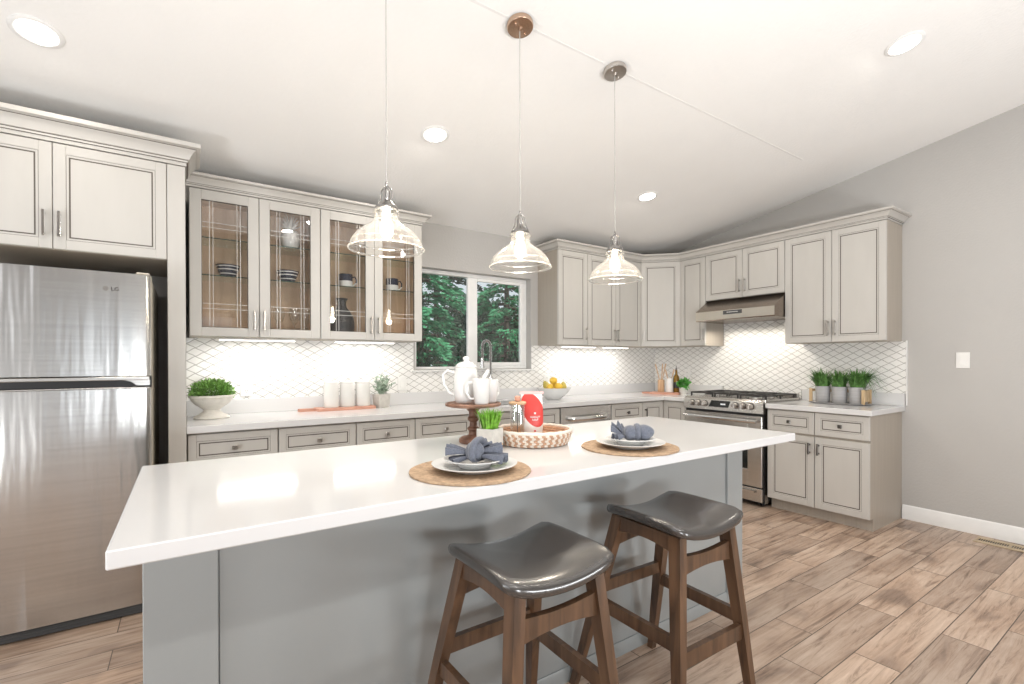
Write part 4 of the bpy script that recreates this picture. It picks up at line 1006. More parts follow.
def mug(x, y, z, label, group, r=0.040, h=0.082, dark=True, rz=0.0, taper=0.0, name='mug'):
    t = thing(name, label, 'mug', (x, y, z), rz, group); k = r
    mb = MB().mat(0); hh = 0.50*h if dark else h - 0.002
    mb.lathe([(0, 0), (k*0.88 - taper, 0), (k*0.97 - taper, 0.005), (k - taper*(1 - hh/h), hh)], 36)
    mb.mat(1 if dark else 0); mb.lathe([(k - taper*(1 - hh/h), hh), (k, h), (k - 0.004, h + 0.0005), (k - 0.005, h - 0.004), (k - 0.006 - taper, 0.008), (0, 0.007)], 36)
    mb.build('cup', [M['white'], M['navy']], t)
    hm = MB().mat(1 if dark else 0); P = [Vector((k - taper*0.3 - 0.003, 0, h*0.82)), Vector((k + 0.016, 0, h*0.86)), Vector((k + 0.028, 0, h*0.66)), Vector((k + 0.026, 0, h*0.42)), Vector((k + 0.010, 0, h*0.22)), Vector((k - taper*0.8 - 0.003, 0, h*0.22))]
    hm.tube(P[:4], 0.0052, 8); hm.mat(0); hm.tube(P[3:], 0.0052, 8); hm.build('handle', [M['white'], M['navy']], t); return t
mug(-3.705, -0.155, 1.8025, 'black and white mug on the glass shelf above the black jug', 'two-tone mugs in the cabinet', rz=-0.15, h=0.103, r=0.049)
mug(-3.345, -0.155, 1.8025, 'black and white mug alone on the glass shelf nearest the window', 'two-tone mugs in the cabinet', rz=-0.15, h=0.103, r=0.049)
o = MB().lathe([(0, 0), (0.070, 0), (0.078, 0.01), (0.085, 0.05), (0.086, 0.11), (0.080, 0.150), (0.060, 0.190), (0.034, 0.225), (0.028, 0.250), (0.032, 0.275), (0.042, 0.292), (0.038, 0.292), (0.024, 0.255), (0, 0.250)], 40).build('vase', M['blackclay'], loc=(-3.735, -0.160, UZ + 0.0205)); o.scale = (1.04, 1.04, 1.0)
tag(o, 'black narrow-necked jug standing on the cabinet floor below a mug', 'vase')
def wine(x, y, label):
    o = MB().lathe([(0, 0), (0.034, 0), (0.034, 0.002), (0.008, 0.006), (0.004, 0.012), (0.004, 0.085), (0.012, 0.095), (0.030, 0.115), (0.038, 0.145), (0.037, 0.175), (0.031, 0.205)], 28).build('wine_glass', M['clearglass'], loc=(x, y, UZ + 0.0205))
    return tag(o, label, 'glass', 'stemmed glasses on the cabinet floor')
wine(-4.16, -0.13, 'clear stemmed glass on the cabinet floor, leftmost below the pineapple')
wine(-4.06, -0.15, 'clear stemmed glass on the cabinet floor, in the middle below the pineapple')
wine(-3.975, -0.12, 'clear stemmed glass on the cabinet floor, rightmost below the pineapple')

# ------------------------------------------------------------------ back counter, right of the sink
t = thing('fruit_bowl', 'white bowl of yellow fruit on the back counter near the dishwasher', 'bowl', (-1.815, -0.30, CT + 0.0005))
MB().lathe([(0, 0), (0.065, 0), (0.070, 0.006), (0.100, 0.030), (0.133, 0.062), (0.158, 0.098), (0.165, 0.108), (0.160, 0.109), (0.128, 0.068), (0.092, 0.036), (0.060, 0.018), (0, 0.016)], 44).build('bowl', M['white'], t)
bowl_c = (-1.815, -0.30, CT + 0.0205)
for i, (dx, dy, dz, lemon, rz_, lb) in enumerate(((-0.085, -0.05, 0.098, 1, .4, 'yellow lemon at the left of the fruit bowl'), (-0.005, -0.075, 0.105, 1, 1.9, 'yellow lemon at the front middle of the fruit bowl'), (0.080, -0.045, 0.100, 0, .8, 'greenish-gold pear at the right of the fruit bowl'), (-0.050, 0.045, 0.108, 0, 2.2, 'greenish-gold pear at the back left of the fruit bowl'), (0.045, 0.045, 0.112, 1, 2.9, 'yellow lemon at the back right of the fruit bowl'), (-0.012, -0.012, 0.158, 1, .1, 'yellow lemon on top of the pile in the fruit bowl'))):
    mb = MB().at(rz=rz_, ry=PI/2 if lemon else 0.5)
    if lemon:
        mb.lathe([(0, -0.047), (0.007, -0.044), (0.014, -0.037), (0.027, -0.024), (0.033, 0), (0.027, 0.024), (0.014, 0.037), (0.008, 0.043), (0, 0.048)], 24)
    else:
        mb.lathe([(0, -0.038), (0.018, -0.036), (0.033, -0.018), (0.035, 0.0), (0.028, 0.02), (0.018, 0.036), (0.012, 0.045), (0, 0.049)], 24); mb.tube([(0, 0, 0.047), (0.003, 0, 0.06)], 0.0018, 5)
    o = mb.build('lemon' if lemon else 'pear', M['lemon'] if lemon else M['pear'], loc=(bowl_c[0]+dx, bowl_c[1]+dy, bowl_c[2]+dz)); tag(o, lb, 'fruit', 'fruit in the white bowl')
# corner group
o = MB(); poly = rr_poly(-0.155, 0.155, -0.10, 0.10, 0.015); o.prism(poly[:12] + [(-0.155, 0.022), (-0.20, 0.015), (-0.262, 0.018), (-0.27, 0), (-0.262, -0.018), (-0.20, -0.015), (-0.155, -0.022)][:0] + poly[12:], 'z', 0, 0.018)
o.bar((-0.15, 0, 0.009), (-0.25, 0, 0.009), 0.034, 0.0175)
o = o.build('cutting_board', M['redwood'], loc=(-0.335, -0.425, CT + 0.0005), rz=-1.05); tag(o, 'wooden board in the counter corner, carrying the utensil jars and bottle', 'cutting board')
cz = CT + 0.0195
def spoon(mb, p, q, kind, rz_=0):
    p = Vector(p); q = Vector(q); d = (q - p).normalized(); mb.tube([p, p.lerp(q, .7), q], [0.005, 0.0052, 0.0055], 8)
    s_ = Vector((-math.sin(rz_), math.cos(rz_), 0)); s_ = (s_ - d*s_.dot(d)).normalized(); L_ = 0.07; n = 8; W_ = 0.022 if kind == 'spoon' else 0.019
    n_ = d.cross(s_); vs = []
    for i in range(n+1):
        f = i/n; ww = W_*math.sqrt(max(0.02, math.sin(PI*(0.12 + 0.86*f)))) if kind == 'spoon' else W_*(0.4 + 0.6*min(1, f*2.2))
        c_ = q + d*(L_*f - 0.006); vs += [tuple(c_ + s_*ww + n_*.004), tuple(c_ - s_*ww + n_*.004), tuple(c_ - s_*ww - n_*.003), tuple(c_ + s_*ww - n_*.003)]
    mb.add(vs, [(4*i+k, 4*i+(k+1) % 4, 4*i+4+(k+1) % 4, 4*i+4+k) for i in range(n) for k in range(4)] + [(3,2,1,0), (4*n, 4*n+1, 4*n+2, 4*n+3)])
c1 = (-0.345, -0.375); c2 = (-0.30, -0.455)
mb = MB(); mb.lathe([(0, 0), (0.034, 0), (0.036, 0.004), (0.036, 0.135), (0.032, 0.135), (0.031, 0.008), (0, 0.006)], 28)
tag(mb.build('utensil_jar', M['lightwood'], loc=(*c1, cz)), 'light wooden jar holding wooden utensils in the counter corner', 'jar')
mb = MB(); mb.lathe([(0, 0), (0.036, 0), (0.039, 0.004), (0.039, 0.150), (0.035, 0.150), (0.034, 0.008), (0, 0.006)], 28)
tag(mb.build('utensil_jar', M['white'], loc=(*c2, cz)), 'white ceramic jar holding short wooden utensils, beside the oil bottle', 'jar')
for (c_, tx, ty, L_, kind, lb) in ((c1, -0.045, 0.02, 0.245, 'spatula', 'wooden spatula leaning left out of the wooden jar'), (c1, -0.005, -0.02, 0.25, 'spoon', 'wooden spoon standing upright in the middle of the wooden jar'), (c1, 0.028, -0.026, 0.25, 'spatula', 'wooden spatula leaning right out of the wooden jar'),
        (c2, -0.020, 0.022, 0.185, 'spoon', 'short wooden spoon at the left of the white jar'), (c2, 0.022, -0.024, 0.19, 'spoon', 'short wooden spoon at the right of the white jar')):
    mb = MB(); sx = -0.3*tx; spoon(mb, (sx, -0.3*ty, 0.012), (tx, ty, L_), kind, -0.7)
    tag(mb.build('wooden_' + kind, M['lightwood'], loc=(*c_, cz)), lb, kind, 'wooden utensils in the corner jars')
t = thing('oil_bottle', 'tall amber oil bottle in the counter corner', 'bottle', (-0.245, -0.500, cz))
mb = MB(); mb.lathe([(0, 0), (0.030, 0), (0.032, 0.004), (0.032, 0.150), (0.028, 0.172), (0.014, 0.195), (0.012, 0.205), (0.012, 0.245), (0, 0.245)], 28); mb.build('glass', M['amber'], t)
mb = MB(); mb.lathe([(0, 0.2455), (0.010, 0.2455), (0.010, 0.262), (0.004, 0.266), (0.0035, 0.292), (0, 0.292)], 16); mb.build('pourer', M['pewter'], t)
mb = MB(); mb.lathe([(0.0325, 0.045), (0.0327, 0.046), (0.0327, 0.110), (0.0325, 0.111)], 28); lab(mb.build('label_band', M['blackclay'], t), 'dark wrap-around label')
t = thing('basil_plant', 'leafy green basil plant in a small white pot beside the oil bottle', 'plant', (-0.252, -0.594, CT + 0.0005))
MB().lathe([(0, 0), (0.030, 0), (0.042, 0.070), (0.043, 0.076), (0.039, 0.076), (0.036, 0.06), (0, 0.058)], 28).build('pot', M['matte_white'], t)
mb = MB(); bush(mb, rnd, 130, (0, -0.005, 0.112), 0.050, 0.052, 0.050, 0.040, 0.030, 0.25)
for i in range(8): a_ = i*0.8; mb.tube([(0, 0, .06), (.03*math.cos(a_), .03*math.sin(a_), .12)], 0.002, 4)
mb.build('foliage', M['basil'], t, normals=False)

# ------------------------------------------------------------------ right counter: trio of potted plants in a caddy
t = thing('serving_tray', 'low pale oval tray under the trio of potted plants', 'tray', (-0.185, -2.064, CT + 0.0005))
mb = MB(); mb.lathe([(0, 0), (0.21, 0), (0.232, 0.008), (0.236, 0.012), (0.230, 0.013), (0.205, 0.006), (0, 0.006)], 48, sx=0.54); mb.build('tray_dish', M['greypot'], t)
for i, (y, lb) in enumerate(((-1.940, 'ribbed grey pot of deep green spiky grass, nearest the range'), (-2.066, 'ribbed grey pot of deep green spiky grass, in the middle of three'), (-2.192, 'ribbed grey pot of deep green spiky grass, nearest the right end of the counter'))):
    t = thing('potted_grass', lb, 'plant', (-0.185, y, CT + 0.0075), 0, 'trio of potted spiky grasses')
    prof = [(0, 0), (0.047, 0)] + [(0.050 + 0.005*k/8 + (0.0012 if k % 2 else 0), 0.004 + 0.016*k) for k in range(9)] + [(0.058, 0.136), (0.053, 0.136), (0.050, 0.118), (0, 0.116)]
    MB().lathe(prof, 36).build('pot', M['greypot'], t)
    MB().lathe([(0, 0.1165), (0.0495, 0.1165), (0.048, 0.122), (0, 0.124)], 24).build('soil', M['soil'], t)
    mb = MB(); blades(mb, rnd, 460, 0.046, 0.10, 0.215, 0.62, 0.0125, 0.30, 5, cz=0.118, lim=(-0.14, 0.145, -0.064 if i < 2 else -0.16, 0.064 if i > 0 else 0.12))
    if i == 2: blades(mb, rnd, 190, 0.040, 0.20, 0.30, 1.0, 0.011, 0.95, 6, cz=0.118, cy=-0.015, lim=(-0.13, 0.14, -0.26, -0.07))
    if i == 0: blades(mb, rnd, 24, 0.046, 0.16, 0.2, 0.8, 0.010, 0.95, 6, cz=0.118, cy=0.015, lim=(-0.13, 0.14, 0.04, 0.2))
    mb.build('foliage', M['spike'], t, normals=False)
t = thing('cane_rack', 'pale cane rack standing round the trio of potted plants', 'rack', (-0.185, -2.064, CT + 0.0075))
for (sx, y) in ((1, 0.19), (1, 0.061), (1, -0.063), (1, -0.196), (-1, 0.19), (-1, -0.196)):
    mb = MB(); mb.box(0.064*sx - 0.006, 0.064*sx + 0.006, y - 0.012, y + 0.012, 0.0, 0.118, 0.002); mb.build('post', M['cane'], t)
MB().box(0.0705, 0.076, -0.205, 0.20, 0.085, 0.112, 0.002).build('rail', M['cane'], t)
MB().box(-0.064, 0.064, 0.186, 0.194, 0.09, 0.112, 0.002).build('rail', M['cane'], t)
MB().box(-0.064, 0.064, -0.200, -0.192, 0.02, 0.112, 0.002).build('rail', M['cane'], t)

# ------------------------------------------------------------------ island setting
def place_setting(cx_, cy_, variant, lb_mat, lb_plate, lb_small, lb_nap):
    dxp = (0.010, -0.004)[variant]; dxn = (0.016, -0.006)[variant]; dyn = (-0.012, -0.024)[variant]
    mb = MB(); R_ = 0.197; prof = [(0, 0)]
    nr = 15
    prof += [(R_ - 0.002, 0.0), (R_, 0.003)]
    for i in range(nr*2): r = R_*(1 - i/(nr*2)) - 0.001; prof.append((max(r, 0.002), 0.0065 if i % 2 == 0 else 0.0048))
    prof.append((0, 0.006)); mb.lathe(prof, 72, fn=lambda a, z: 1 + 0.004*math.sin(60*a))
    o = mb.build('placemat', M['jute'], loc=(cx_, cy_, CT + 0.0004)); tag(o, lb_mat, 'placemat', 'round woven placemats')
    z = CT + 0.0072
    o = MB().lathe([(0, 0), (0.080, 0), (0.086, 0.004), (0.095, 0.007), (0.128, 0.016), (0.143, 0.021), (0.144, 0.023), (0.140, 0.0235), (0.094, 0.0115), (0.088, 0.008), (0, 0.0065)], 64, sx=0.965, sy=0.965).build('dinner_plate', M['white'], loc=(cx_ + dxp, cy_ - 0.010, z)); tag(o, lb_plate, 'plate', 'dinner plates')
    z += 0.0242
    o = MB().lathe([(0, -0.0166), (0.050, -0.0166), (0.056, -0.012), (0.063, -0.0), (0.088, 0.006), (0.103, 0.0115), (0.104, 0.0135), (0.101, 0.014), (0.062, 0.003), (0.055, -0.007), (0, -0.009)], 56, sx=0.965, sy=0.965).build('salad_plate', M['white'], loc=(cx_ + dxp, cy_ - 0.010, z)); tag(o, lb_small, 'plate', 'salad plates')
    # knotted linen napkin
    mb = MB(); z0 = 0.0
    def fan(px, py, pz, ang_, L_, w0, w1, amp, k, rise):
        d = Vector((math.cos(ang_), math.sin(ang_), 0)); s_ = Vector((-d.y, d.x, 0))
        def fn(u, v):
            j = 2*v - 1; w_ = w0 + (w1 - w0)*u**0.8
            return tuple(Vector((px, py, pz)) + d*(L_*u*(1 - 0.12*j*j)) + s_*(w_*j) + Vector((0, 0, rise*u*(1 - 0.35*abs(j)) + amp*(0.25 + u)*math.sin(k*PI*j + 0.6) - 0.010*u*u)))
        def fn2(u, v): p = fn(u, v); return (p[0], p[1], p[2] - 0.0035)
        mb.grid(fn, 14, 34); mb.grid(fn2, 14, 34)
    def lump(c, r, sx, sy, sz, k, ph, depth=0.11):
        mb.sphere(c, r, 40, 22, sx, sy, sz, fn=lambda a, zz: 1 + depth*math.sin(k*a + ph + zz*70)*0.6 + 0.04*math.sin(3*a + 1.0))
    dx = 0.0
    if variant == 0:
        fan(-0.024, 0.004, 0.026, PI - 0.15, 0.075, 0.014, 0.050, 0.010, 3, 0.026); fan(-0.020, 0.0, 0.016, PI + 0.35, 0.070, 0.012, 0.036, 0.008, 3, -0.004)
        lump((-0.006, -0.006, 0.030), 0.034, 0.86, 1.05, 0.98, 4, 0.4)
        mb.tube([(0.004 + 0.034*math.cos(a_)*0.5, -0.004 + 0.040*math.cos(a_), 0.032 + 0.036*math.sin(a_)) for a_ in [2*PI*i/20 for i in range(20)]], 0.010, 8, closed=True, flat=1.6)
        fan(0.014, 0.008, 0.030, 0.25, 0.070, 0.016, 0.046, 0.011, 3, 0.022); fan(0.018, -0.010, 0.020, -0.25, 0.085, 0.014, 0.042, 0.009, 3, 0.004); fan(0.015, 0.0, 0.016, 0.05, 0.088, 0.012, 0.046, 0.007, 4, -0.002)
        fan(-0.004, 0.012, 0.040, 0.9, 0.055, 0.012, 0.032, 0.008, 2, 0.026)
    else:
        fan(-0.036, 0.004, 0.022, PI - 0.5, 0.050, 0.012, 0.034, 0.010, 3, 0.050); fan(-0.034, -0.006, 0.018, PI + 0.25, 0.050, 0.010, 0.034, 0.008, 3, 0.012); fan(-0.034, 0.0, 0.03, PI - 1.0, 0.035, 0.010, 0.022, 0.006, 2, 0.052)
        lump((-0.010, -0.004, 0.030), 0.034, 1.0, 1.05, 0.92, 5, 0.2); lump((0.044, 0.0, 0.031), 0.037, 1.05, 1.05, 0.88, 3, 1.3, 0.16)
        mb.tube([(0.016 + 0.006*math.cos(a_), 0.036*math.cos(a_), 0.031 + 0.031*math.sin(a_)) for a_ in [2*PI*i/20 for i in range(20)]], 0.008, 8, closed=True, flat=1.5)
    lo = min(v[2] for v in mb.v); mb.v = [(x, y, max(zz, 0.0012)) for (x, y, zz) in mb.v]
    o = mb.build('napkin', M['napkin'], loc=(cx_ + dxn, cy_ + dyn, z + 0.0035), rz=-0.6, angle=70); tag(o, lb_nap, 'napkin', 'knotted napkins')
place_setting(-3.936, -2.476, 0, 'round jute placemat nearer the fridge, beside the square grass pot', 'larger white plate directly on the placemat nearer the fridge', 'smaller white plate under the fan-knotted napkin nearer the fridge', 'slate-blue napkin knotted with wide fanned ends, nearer the fridge')
place_setting(-3.186, -2.476, 1, 'round jute placemat towards the right end of the island', 'larger white plate directly on the placemat towards the right end', 'smaller white plate under the double-bun napkin towards the right end', 'slate-blue napkin rolled in two round buns, towards the right end')

# wooden cake stand with the white coffee service
cx_, cy_ = -3.652, -1.995
t = thing('cake_stand', 'turned wooden cake stand carrying the white coffee pot and mugs', 'cake stand', (cx_, cy_, CT + 0.0005))
MB().lathe([(0, 0), (0.060, 0), (0.064, 0.006), (0.062, 0.018), (0.052, 0.026), (0.030, 0.030), (0.021, 0.036), (0.019, 0.050), (0.027, 0.058), (0.027, 0.064), (0.017, 0.072), (0.016, 0.090), (0.024, 0.098), (0.026, 0.108), (0.019, 0.118), (0.020, 0.135), (0.034, 0.152), (0.040, 0.158), (0, 0.158)], 40).build('pedestal', M['darkwood'], t)
MB().lathe([(0, 0.1585), (0.105, 0.1585), (0.122, 0.163), (0.124, 0.171), (0.119, 0.176), (0.112, 0.172), (0, 0.171)], 56).build('plate', M['darkwood'], t)
pz = CT + 0.0005 + 0.1715
t = thing('coffee_pot', 'tall white lidded coffee pot at the back of the cake stand', 'coffee pot', (cx_ - 0.010, cy_ + 0.048, pz), 0)
k = 0.92
MB().lathe([(0, 0), (0.047*k, 0), (0.052*k, 0.006), (0.058*k, 0.035), (0.060*k, 0.075), (0.057*k, 0.120), (0.053*k, 0.150), (0.056*k, 0.158), (0.050*k, 0.160), (0, 0.158)], 44, fn=lambda a, z: 1 + (0.008*math.cos(16*a) if 0.01 < z < 0.145 else 0)).build('body', M['white'], t)
MB().lathe([(0, 0.1605), (0.052*k, 0.1605), (0.050*k, 0.168), (0.034*k, 0.180), (0.012, 0.186), (0.009, 0.190), (0.014, 0.196), (0.014, 0.203), (0.008, 0.208), (0, 0.209)], 36).build('lid', M['white'], t)
d = Vector((-0.83, 0.56, 0)).normalized()
MB().tube([d*0.050 + Vector((0, 0, 0.135)), d*0.085 + Vector((0, 0, 0.145)), d*0.103 + Vector((0, 0, 0.125)), d*0.098 + Vector((0, 0, 0.085)), d*0.075 + Vector((0, 0, 0.045)), d*0.053 + Vector((0, 0, 0.035))], 0.0068, 10).build('handle', M['white'], t)
MB().tube([-d*0.048 + Vector((0, 0, 0.055)), -d*0.078 + Vector((0, 0, 0.085)), -d*0.085 + Vector((0, 0, 0.120)), -d*0.102 + Vector((0, 0, 0.148))], [0.017, 0.013, 0.010, 0.008], 14).build('spout', M['white'], t)
mug(cx_ + 0.000, cy_ - 0.072, pz, 'tall white mug at the front of the cake stand', 'white mugs on the cake stand', 0.0395, 0.112, False, PI - 0.75, 0.008)
mug(cx_ + 0.081, cy_ - 0.014, pz, 'tall white mug at the right of the cake stand, behind the front one', 'white mugs on the cake stand', 0.036, 0.105, False, 0.4, 0.007)

# square pot of grass
t = thing('potted_grass', 'bright green grass in a square concrete pot at the foot of the cake stand', 'plant', (-3.672, -2.168, CT + 0.0005), 0.45)
a = 0.040
mb = MB().mat(1); mb.box(-a, a, -a, a, 0, 0.020, 0.002); mb.mat(0); mb.box(-a, a, -a, -a + 0.007, 0.020, 0.084, 0.0015); mb.box(-a, a, a - 0.007, a, 0.020, 0.084, 0.0015); mb.box(-a, -a + 0.007, -a + 0.006, a - 0.006, 0.020, 0.084, 0.0015); mb.box(a - 0.007, a, -a + 0.006, a - 0.006, 0.020, 0.084, 0.0015)
mb.build('pot', [M['concrete'], M['lightwood']], t)
MB().box(-a + 0.0075, a - 0.0075, -a + 0.0075, a - 0.0075, 0.0205, 0.074).build('soil', M['soil'], t)
mb = MB(); blades(mb, rnd, 420, 0.032, 0.055, 0.098, 0.32, 0.0055, 0.08, 4, cz=0.073); mb.build('foliage', M['grass'], t, normals=False)

# woven tray
tx, ty = -3.440, -2.156
t = thing('woven_tray', 'round whitewashed woven tray holding the red snack bag and honey jar', 'tray', (tx, ty, CT + 0.0005))
mb = MB().mat(1); mb.lathe([(0, 0), (0.136, 0), (0.138, 0.008), (0, 0.008)], 56)
rows_ = [(0.141, 0.008, 0), (0.1455, 0.0185, 1), (0.150, 0.029, 0), (0.1545, 0.0395, 1), (0.159, 0.050, 0)]
for (r, z, ph) in rows_:
    nn = 64
    for i in range(nn):
        a0 = 2*PI*(i + 0.5*ph)/nn; sl = 0.55 if ph else -0.55
        p = Vector((r*math.cos(a0), r*math.sin(a0), z)); tg = Vector((-math.sin(a0), math.cos(a0), 0)); q_ = tg*0.0098 + Vector((0, 0, 0.006*sl))
        mb.mat(0 if (i % 2) else 1); nv = Vector((math.cos(a0), math.sin(a0), 0))*0.004
        mb.tube([p - q_, p - q_*0.5 + nv, p + q_*0.5 + nv, p + q_], [0.0028, 0.0060, 0.0060, 0.0028], 7)
mb.mat(0); mb.tube([(0.162*math.cos(2*PI*i/60), 0.162*math.sin(2*PI*i/60), 0.060 + 0.0012*math.sin(i*2.1)) for i in range(60)], 0.0075, 8, closed=True)
mb.mat(1)
for (r, z, ph) in rows_: mb.tube([((r - 0.003)*math.cos(2*PI*i/56), (r - 0.004)*math.sin(2*PI*i/56), z) for i in range(56)], 0.0062, 6, closed=True)
mb.build('weave', [M['weave_white'], M['weave_tan']], t)
# snack bag
m = mat('snack_bag_print', (0.86, 0.83, 0.80), 0.35); N, L = nt(m); b = N['Principled BSDF']
for l in list(b.inputs['Base Color'].links): L.remove(l)
tc = N.new('ShaderNodeTexCoord'); mp = N.new('ShaderNodeMapping'); mp.vector_type = 'TEXTURE'
mp.inputs['Location'].default_value = (0.004, 0, 0.134); mp.inputs['Rotation'].default_value = (0, -0.40, 0); mp.inputs['Scale'].default_value = (0.046, 10, 0.078)
L.new(tc.outputs['Object'], mp.inputs[0]); ln = N.new('ShaderNodeVectorMath'); ln.operation = 'LENGTH'; L.new(mp.outputs[0], ln.inputs[0])
mx = N.new('ShaderNodeMix'); mx.data_type = 'RGBA'; L.new(math_node(N, L, 'LESS_THAN', ln.outputs['Value'], 1.0), mx.inputs[0])
mx.inputs[6].default_value = (0.86, 0.83, 0.80, 1); mx.inputs[7].default_value = (0.66, 0.06, 0.05, 1); L.new(mx.outputs[2], b.inputs['Base Color'])
M['bag'] = m; M['red'] = mat('red_print', (0.72, 0.07, 0.06), 0.4); M['pinkedge'] = mat('pale_pink_print', (0.80, 0.52, 0.49), 0.4)
t = thing('snack_bag', 'white stand-up bag with a big red oval and white lettering, in the woven tray', 'bag', (tx + 0.006, ty + 0.022, CT + 0.0095), -0.52)
def sect(z):
    f = z/0.202; d_ = 0.030*(1 - f**1.8) + 0.002; w_ = 0.043 + 0.006*math.sin(PI*min(1, f*1.1)) + 0.004*f; return w_, d_
mb = MB(); n = 40; rows = 22; vs = []; fs = []
for i in range(rows+1):
    z = 0.202*i/rows; w_, d_ = sect(z)
    for k in range(n):
        a_ = 2*PI*k/n; p = 2.6; r_ = (abs(math.cos(a_))**p + abs(math.sin(a_))**p)**(-1/p)
        wr = 1 + 0.03*math.sin(z*110 + 3*a_)*(0.4 + z/0.2)
        vs.append((w_*r_*math.cos(a_), d_*r_*math.sin(a_)*wr, z))
fs = [(i*n+k, i*n+(k+1) % n, (i+1)*n+(k+1) % n, (i+1)*n+k) for i in range(rows) for k in range(n)] + [tuple(range(n))[::-1], tuple(rows*n+k for k in range(n))]
mb.add(vs, fs); mb.build('pouch', M['bag'], t)
mb = MB(); mb.box(-0.053, 0.053, -0.0022, 0.0022, 0.2025, 0.214, 0.0008); lab(mb.build('sealed_edge', M['pinkedge'], t), 'crimped pale pink top edge')
mb = MB()
def on_bag(x, z): w_, d_ = sect(z); p = 2.6; return -d_*max(0.05, 1 - abs(x/w_)**p)**(1/p)
def dab(x0, x1, z0, z1):
    y = min(on_bag(x0, z0), on_bag(x1, z1), on_bag((x0+x1)/2, (z0+z1)/2)) - 0.0012; mb.box(x0, x1, y, y + 0.002, z0, z1)
rb = random.Random(5)
mb.mat(0)
def word(x0, x1, z0, z1, nlet):      # short rows of upright strokes, as the lettering reads at this distance
    ww = (x1 - x0)/nlet
    for i in range(nlet):
        xa = x0 + ww*i; dab(xa, xa + ww*0.3, z0, z1)
        dab(xa + ww*0.3, xa + ww*0.8, z1 - (z1-z0)*0.3, z1) if rb.random() < .6 else dab(xa + ww*0.3, xa + ww*0.8, z0, z0 + (z1-z0)*0.3)
word(-0.008, 0.036, 0.101, 0.108, 8); word(0.000, 0.028, 0.089, 0.097, 4)
dab(0.008, 0.016, 0.116, 0.124)
lab(mb.build('lettering', M['white'], t), 'white printed lettering on the red oval')
mb = MB(); dab(0.006, 0.015, 0.040, 0.047); word(-0.010, 0.032, 0.030, 0.035, 8)
lab(mb.build('small_print', M['red'], t), 'small red printed line near the bottom')
# honey jar
t = thing('honey_jar', 'clear glass jar with a flat wooden lid and dipper, in front of the snack bag', 'jar', (tx - 0.072, ty + 0.020, CT + 0.0095))
MB().lathe([(0, 0), (0.028, 0), (0.032, 0.004), (0.032, 0.1600), (0.029, 0.1620), (0.029, 0.006), (0, 0.005)], 32).build('glass', M['clearglass'], t)
MB().lathe([(0, 0.1625), (0.036, 0.1625), (0.038, 0.1660), (0.038, 0.1710), (0.035, 0.1740), (0, 0.1740)], 32).build('lid', M['lightwood'], t)
mb = MB().mat(0); mb.lathe([(0, 0.1745), (0.009, 0.1748), (0.0125, 0.1800), (0.0135, 0.1880), (0.012, 0.1960), (0.006, 0.1990), (0, 0.2000)], 24); lab(mb.build('lid_knob', M['redwood'], t), 'round reddish wooden knob')
MB().cyl((0, 0, 0.018), (0, 0, 0.1620), 0.0022, 8).build('dipper_rod', M['pewter'], t)
MB().lathe([(0, 0.0055), (0.018, 0.0055), (0.022, 0.010), (0.018, 0.016), (0, 0.018)], 24).build('dipper_head', M['lightwood'], t)

# ------------------------------------------------------------------ floor register
t = thing('floor_register', 'brass floor register beside the right baseboard', 'vent', (-0.206, -2.892, 0.0004))
mb = MB(); L_ = 0.34; W_ = 0.145
mb.box(0, W_, -0.012, 0, 0, 0.005, 0.0015); mb.box(0, W_, -L_, -L_ + 0.012, 0, 0.005, 0.0015); mb.box(0, 0.045, -L_ + 0.012, -0.012, 0, 0.005, 0.0015); mb.box(W_ - 0.042, W_, -L_ + 0.012, -0.012, 0, 0.005, 0.0015)
n = 27
for i in range(n):
    y = -0.014 - (L_ - 0.028)*i/n
    if i in (13,): mb.box(0.045, W_ - 0.042, y - 0.012, y, 0, 0.0045)
    elif i % 1 == 0: mb.box(0.045, W_ - 0.042, y - 0.004, y, 0.0026, 0.0042)
mb.build('grille', M['vent'], t)
MB().box(0.044, W_ - 0.041, -L_ + 0.011, -0.011, 0.0, 0.0008).build('damper', M['black'], t)

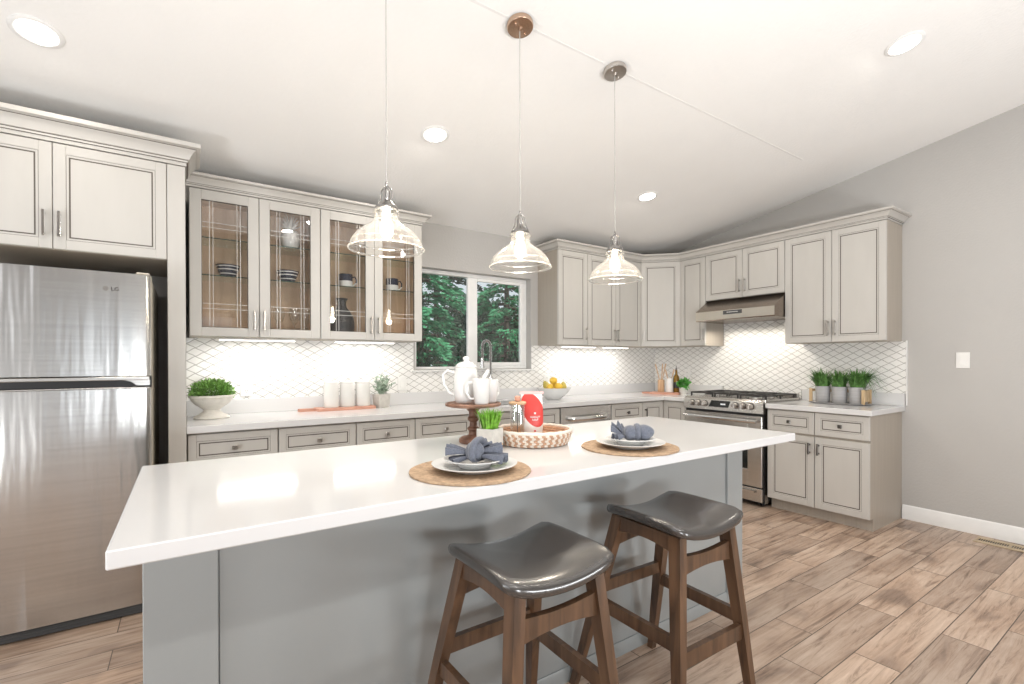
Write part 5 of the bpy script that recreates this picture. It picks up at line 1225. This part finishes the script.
# ------------------------------------------------------------------ outdoors beyond the window
o = MB().box(-9, 11, 0.16, 14, -0.5, -0.45).build('ground', mat('garden_soil', (0.10, 0.085, 0.06), 0.95, noise=((1.5,1.5,1.5),0.4,5))); struct(o)
M['conifer'] = mat('conifer_green', (0.07, 0.30, 0.15), 0.6, noise=((6,6,6),0.55,3)); M['dkleaf'] = mat('dark_evergreen', (0.022, 0.065, 0.035), 0.6, noise=((7,7,7),0.6,3)); M['olive'] = mat('olive_leaf', (0.16, 0.15, 0.035), 0.6, noise=((7,7,7),0.5,3))
M['bark'] = mat('grey_bark', (0.085, 0.068, 0.055), 0.9, noise=((14,14,3),0.4,4))
def tree(x, y, h, r, crown0, n, label, leafm, Ls, seed, name='tree', flat=True):
    rn = random.Random(seed); t = thing(name, label, 'tree', (x, y, -0.448), 0, 'trees outside the window')
    mb = MB(); mb.tube([(0, 0, 0), (0.03, 0.02, h*0.4), (0, 0, h)], [0.075, 0.055, 0.012], 10); nb = 64; ends = []
    for i in range(nb):
        z = crown0 + (h*0.97 - crown0)*i/nb; a_ = i*2.4; L_ = r*(1.08 - 0.75*(z/h))*rn.uniform(.75, 1.1); d = Vector((math.cos(a_), math.sin(a_), 0)); p0 = Vector((0, 0, z)); p1 = p0 + d*L_ + Vector((0, 0, -0.22*L_ if flat else 0.25*L_))
        mb.tube([p0, p0.lerp(p1, .5) + Vector((0, 0, .07*L_)), p1], [0.03, 0.018, 0.004], 5); ends.append((p0, p1, d, L_))
    mb.build('trunk', M['bark'], t)
    mb = MB(); per = n//nb
    for (p0, p1, d, L_) in ends:
        s_ = Vector((-d.y, d.x, 0))
        for _ in range(per):
            f = rn.uniform(.12, 1.0)**.8; sd = rn.choice((-1, 1)); p = p0.lerp(p1, f) + s_*sd*rn.uniform(0, .26*L_*(1.1 - f)) + Vector((0, 0, .09*L_*math.sin(PI*f) + rn.uniform(-.10, .03)))
            leaf(mb, p, d*rn.uniform(.2, 1) + s_*sd*rn.uniform(.2, 1.1) + Vector((0, 0, rn.uniform(-.55, .15))), Ls*rn.uniform(.6, 1.4), Ls*0.36*rn.uniform(.7, 1.3), rn)
    lab(mb.build('crown', leafm, t, normals=False, smooth=False), 'feathery boughs'); return t
tree(-2.10, 2.25, 5.2, 1.0, 0.3, 19000, 'bright green feathery tree close behind the left window pane', M['conifer'], 0.085, 11)
tree(-0.20, 2.95, 4.8, 1.05, 0.3, 17000, 'bright green feathery tree behind the right window pane', M['conifer'], 0.080, 12)
tree(-0.55, 5.0, 5.6, 1.45, 0.2, 12000, 'dark evergreen filling the gap between the two nearer trees', M['dkleaf'], 0.11, 13)
tree(2.35, 5.5, 5.0, 1.40, 0.2, 8000, 'dark evergreen at the far right behind the window', M['dkleaf'], 0.11, 14)
tree(1.30, 3.5, 2.9, 0.62, 0.3, 3600, 'olive-brown leafed tree at the right edge of the window', M['olive'], 0.08, 15, flat=False)
tree(4.6, 7.6, 6.2, 1.5, 0.2, 5000, 'tall dark evergreen seen far off through the right pane', M['dkleaf'], 0.22, 16)
def shrub(x, y, rx, ry, rz_, n, label, m_, seed, ls):
    rn = random.Random(seed); t = thing('shrub', label, 'shrub', (x, y, -0.448), 0, 'shrubs outside the window')
    mb = MB()
    for i in range(7): a_ = i*0.9; mb.tube([(0, 0, 0), (rx*.25*math.cos(a_), ry*.25*math.sin(a_), rz_*.7), (rx*.5*math.cos(a_), ry*.5*math.sin(a_), rz_*1.4)], [0.025, 0.016, 0.005], 5)
    mb.build('stems', M['bark'], t)
    mb = MB(); bush(mb, rn, n, (0, 0, rz_*1.02), rx, ry, rz_, ls, ls*.55, 0.35); mb.build('foliage', m_, t, normals=False, smooth=False)
shrub(-2.03, 0.75, 0.36, 0.33, 1.00, 4200, 'dark shrub just outside, below the middle of the window', M['dkleaf'], 21, 0.055)
shrub(-1.28, 0.75, 0.36, 0.33, 1.06, 4200, 'dark shrub just outside, below the right window pane', M['dkleaf'], 22, 0.055)
shrub(-2.78, 0.75, 0.36, 0.33, 0.95, 4200, 'dark shrub just outside, below the left window pane', M['dkleaf'], 23, 0.055)
for i, (x, y, rx, rz_, lb) in enumerate(((-0.4, 9.6, 1.8, 2.0, 'tall dark hedge mass far behind the left pane'), (3.3, 9.8, 1.8, 1.9, 'tall dark hedge mass far behind the middle of the window'), (7.0, 10.0, 1.8, 1.9, 'tall dark hedge mass far behind the right pane'))):
    shrub(x, y, rx, 0.5, rz_, 5200, lb, M['dkleaf'], 40 + i, 0.24)
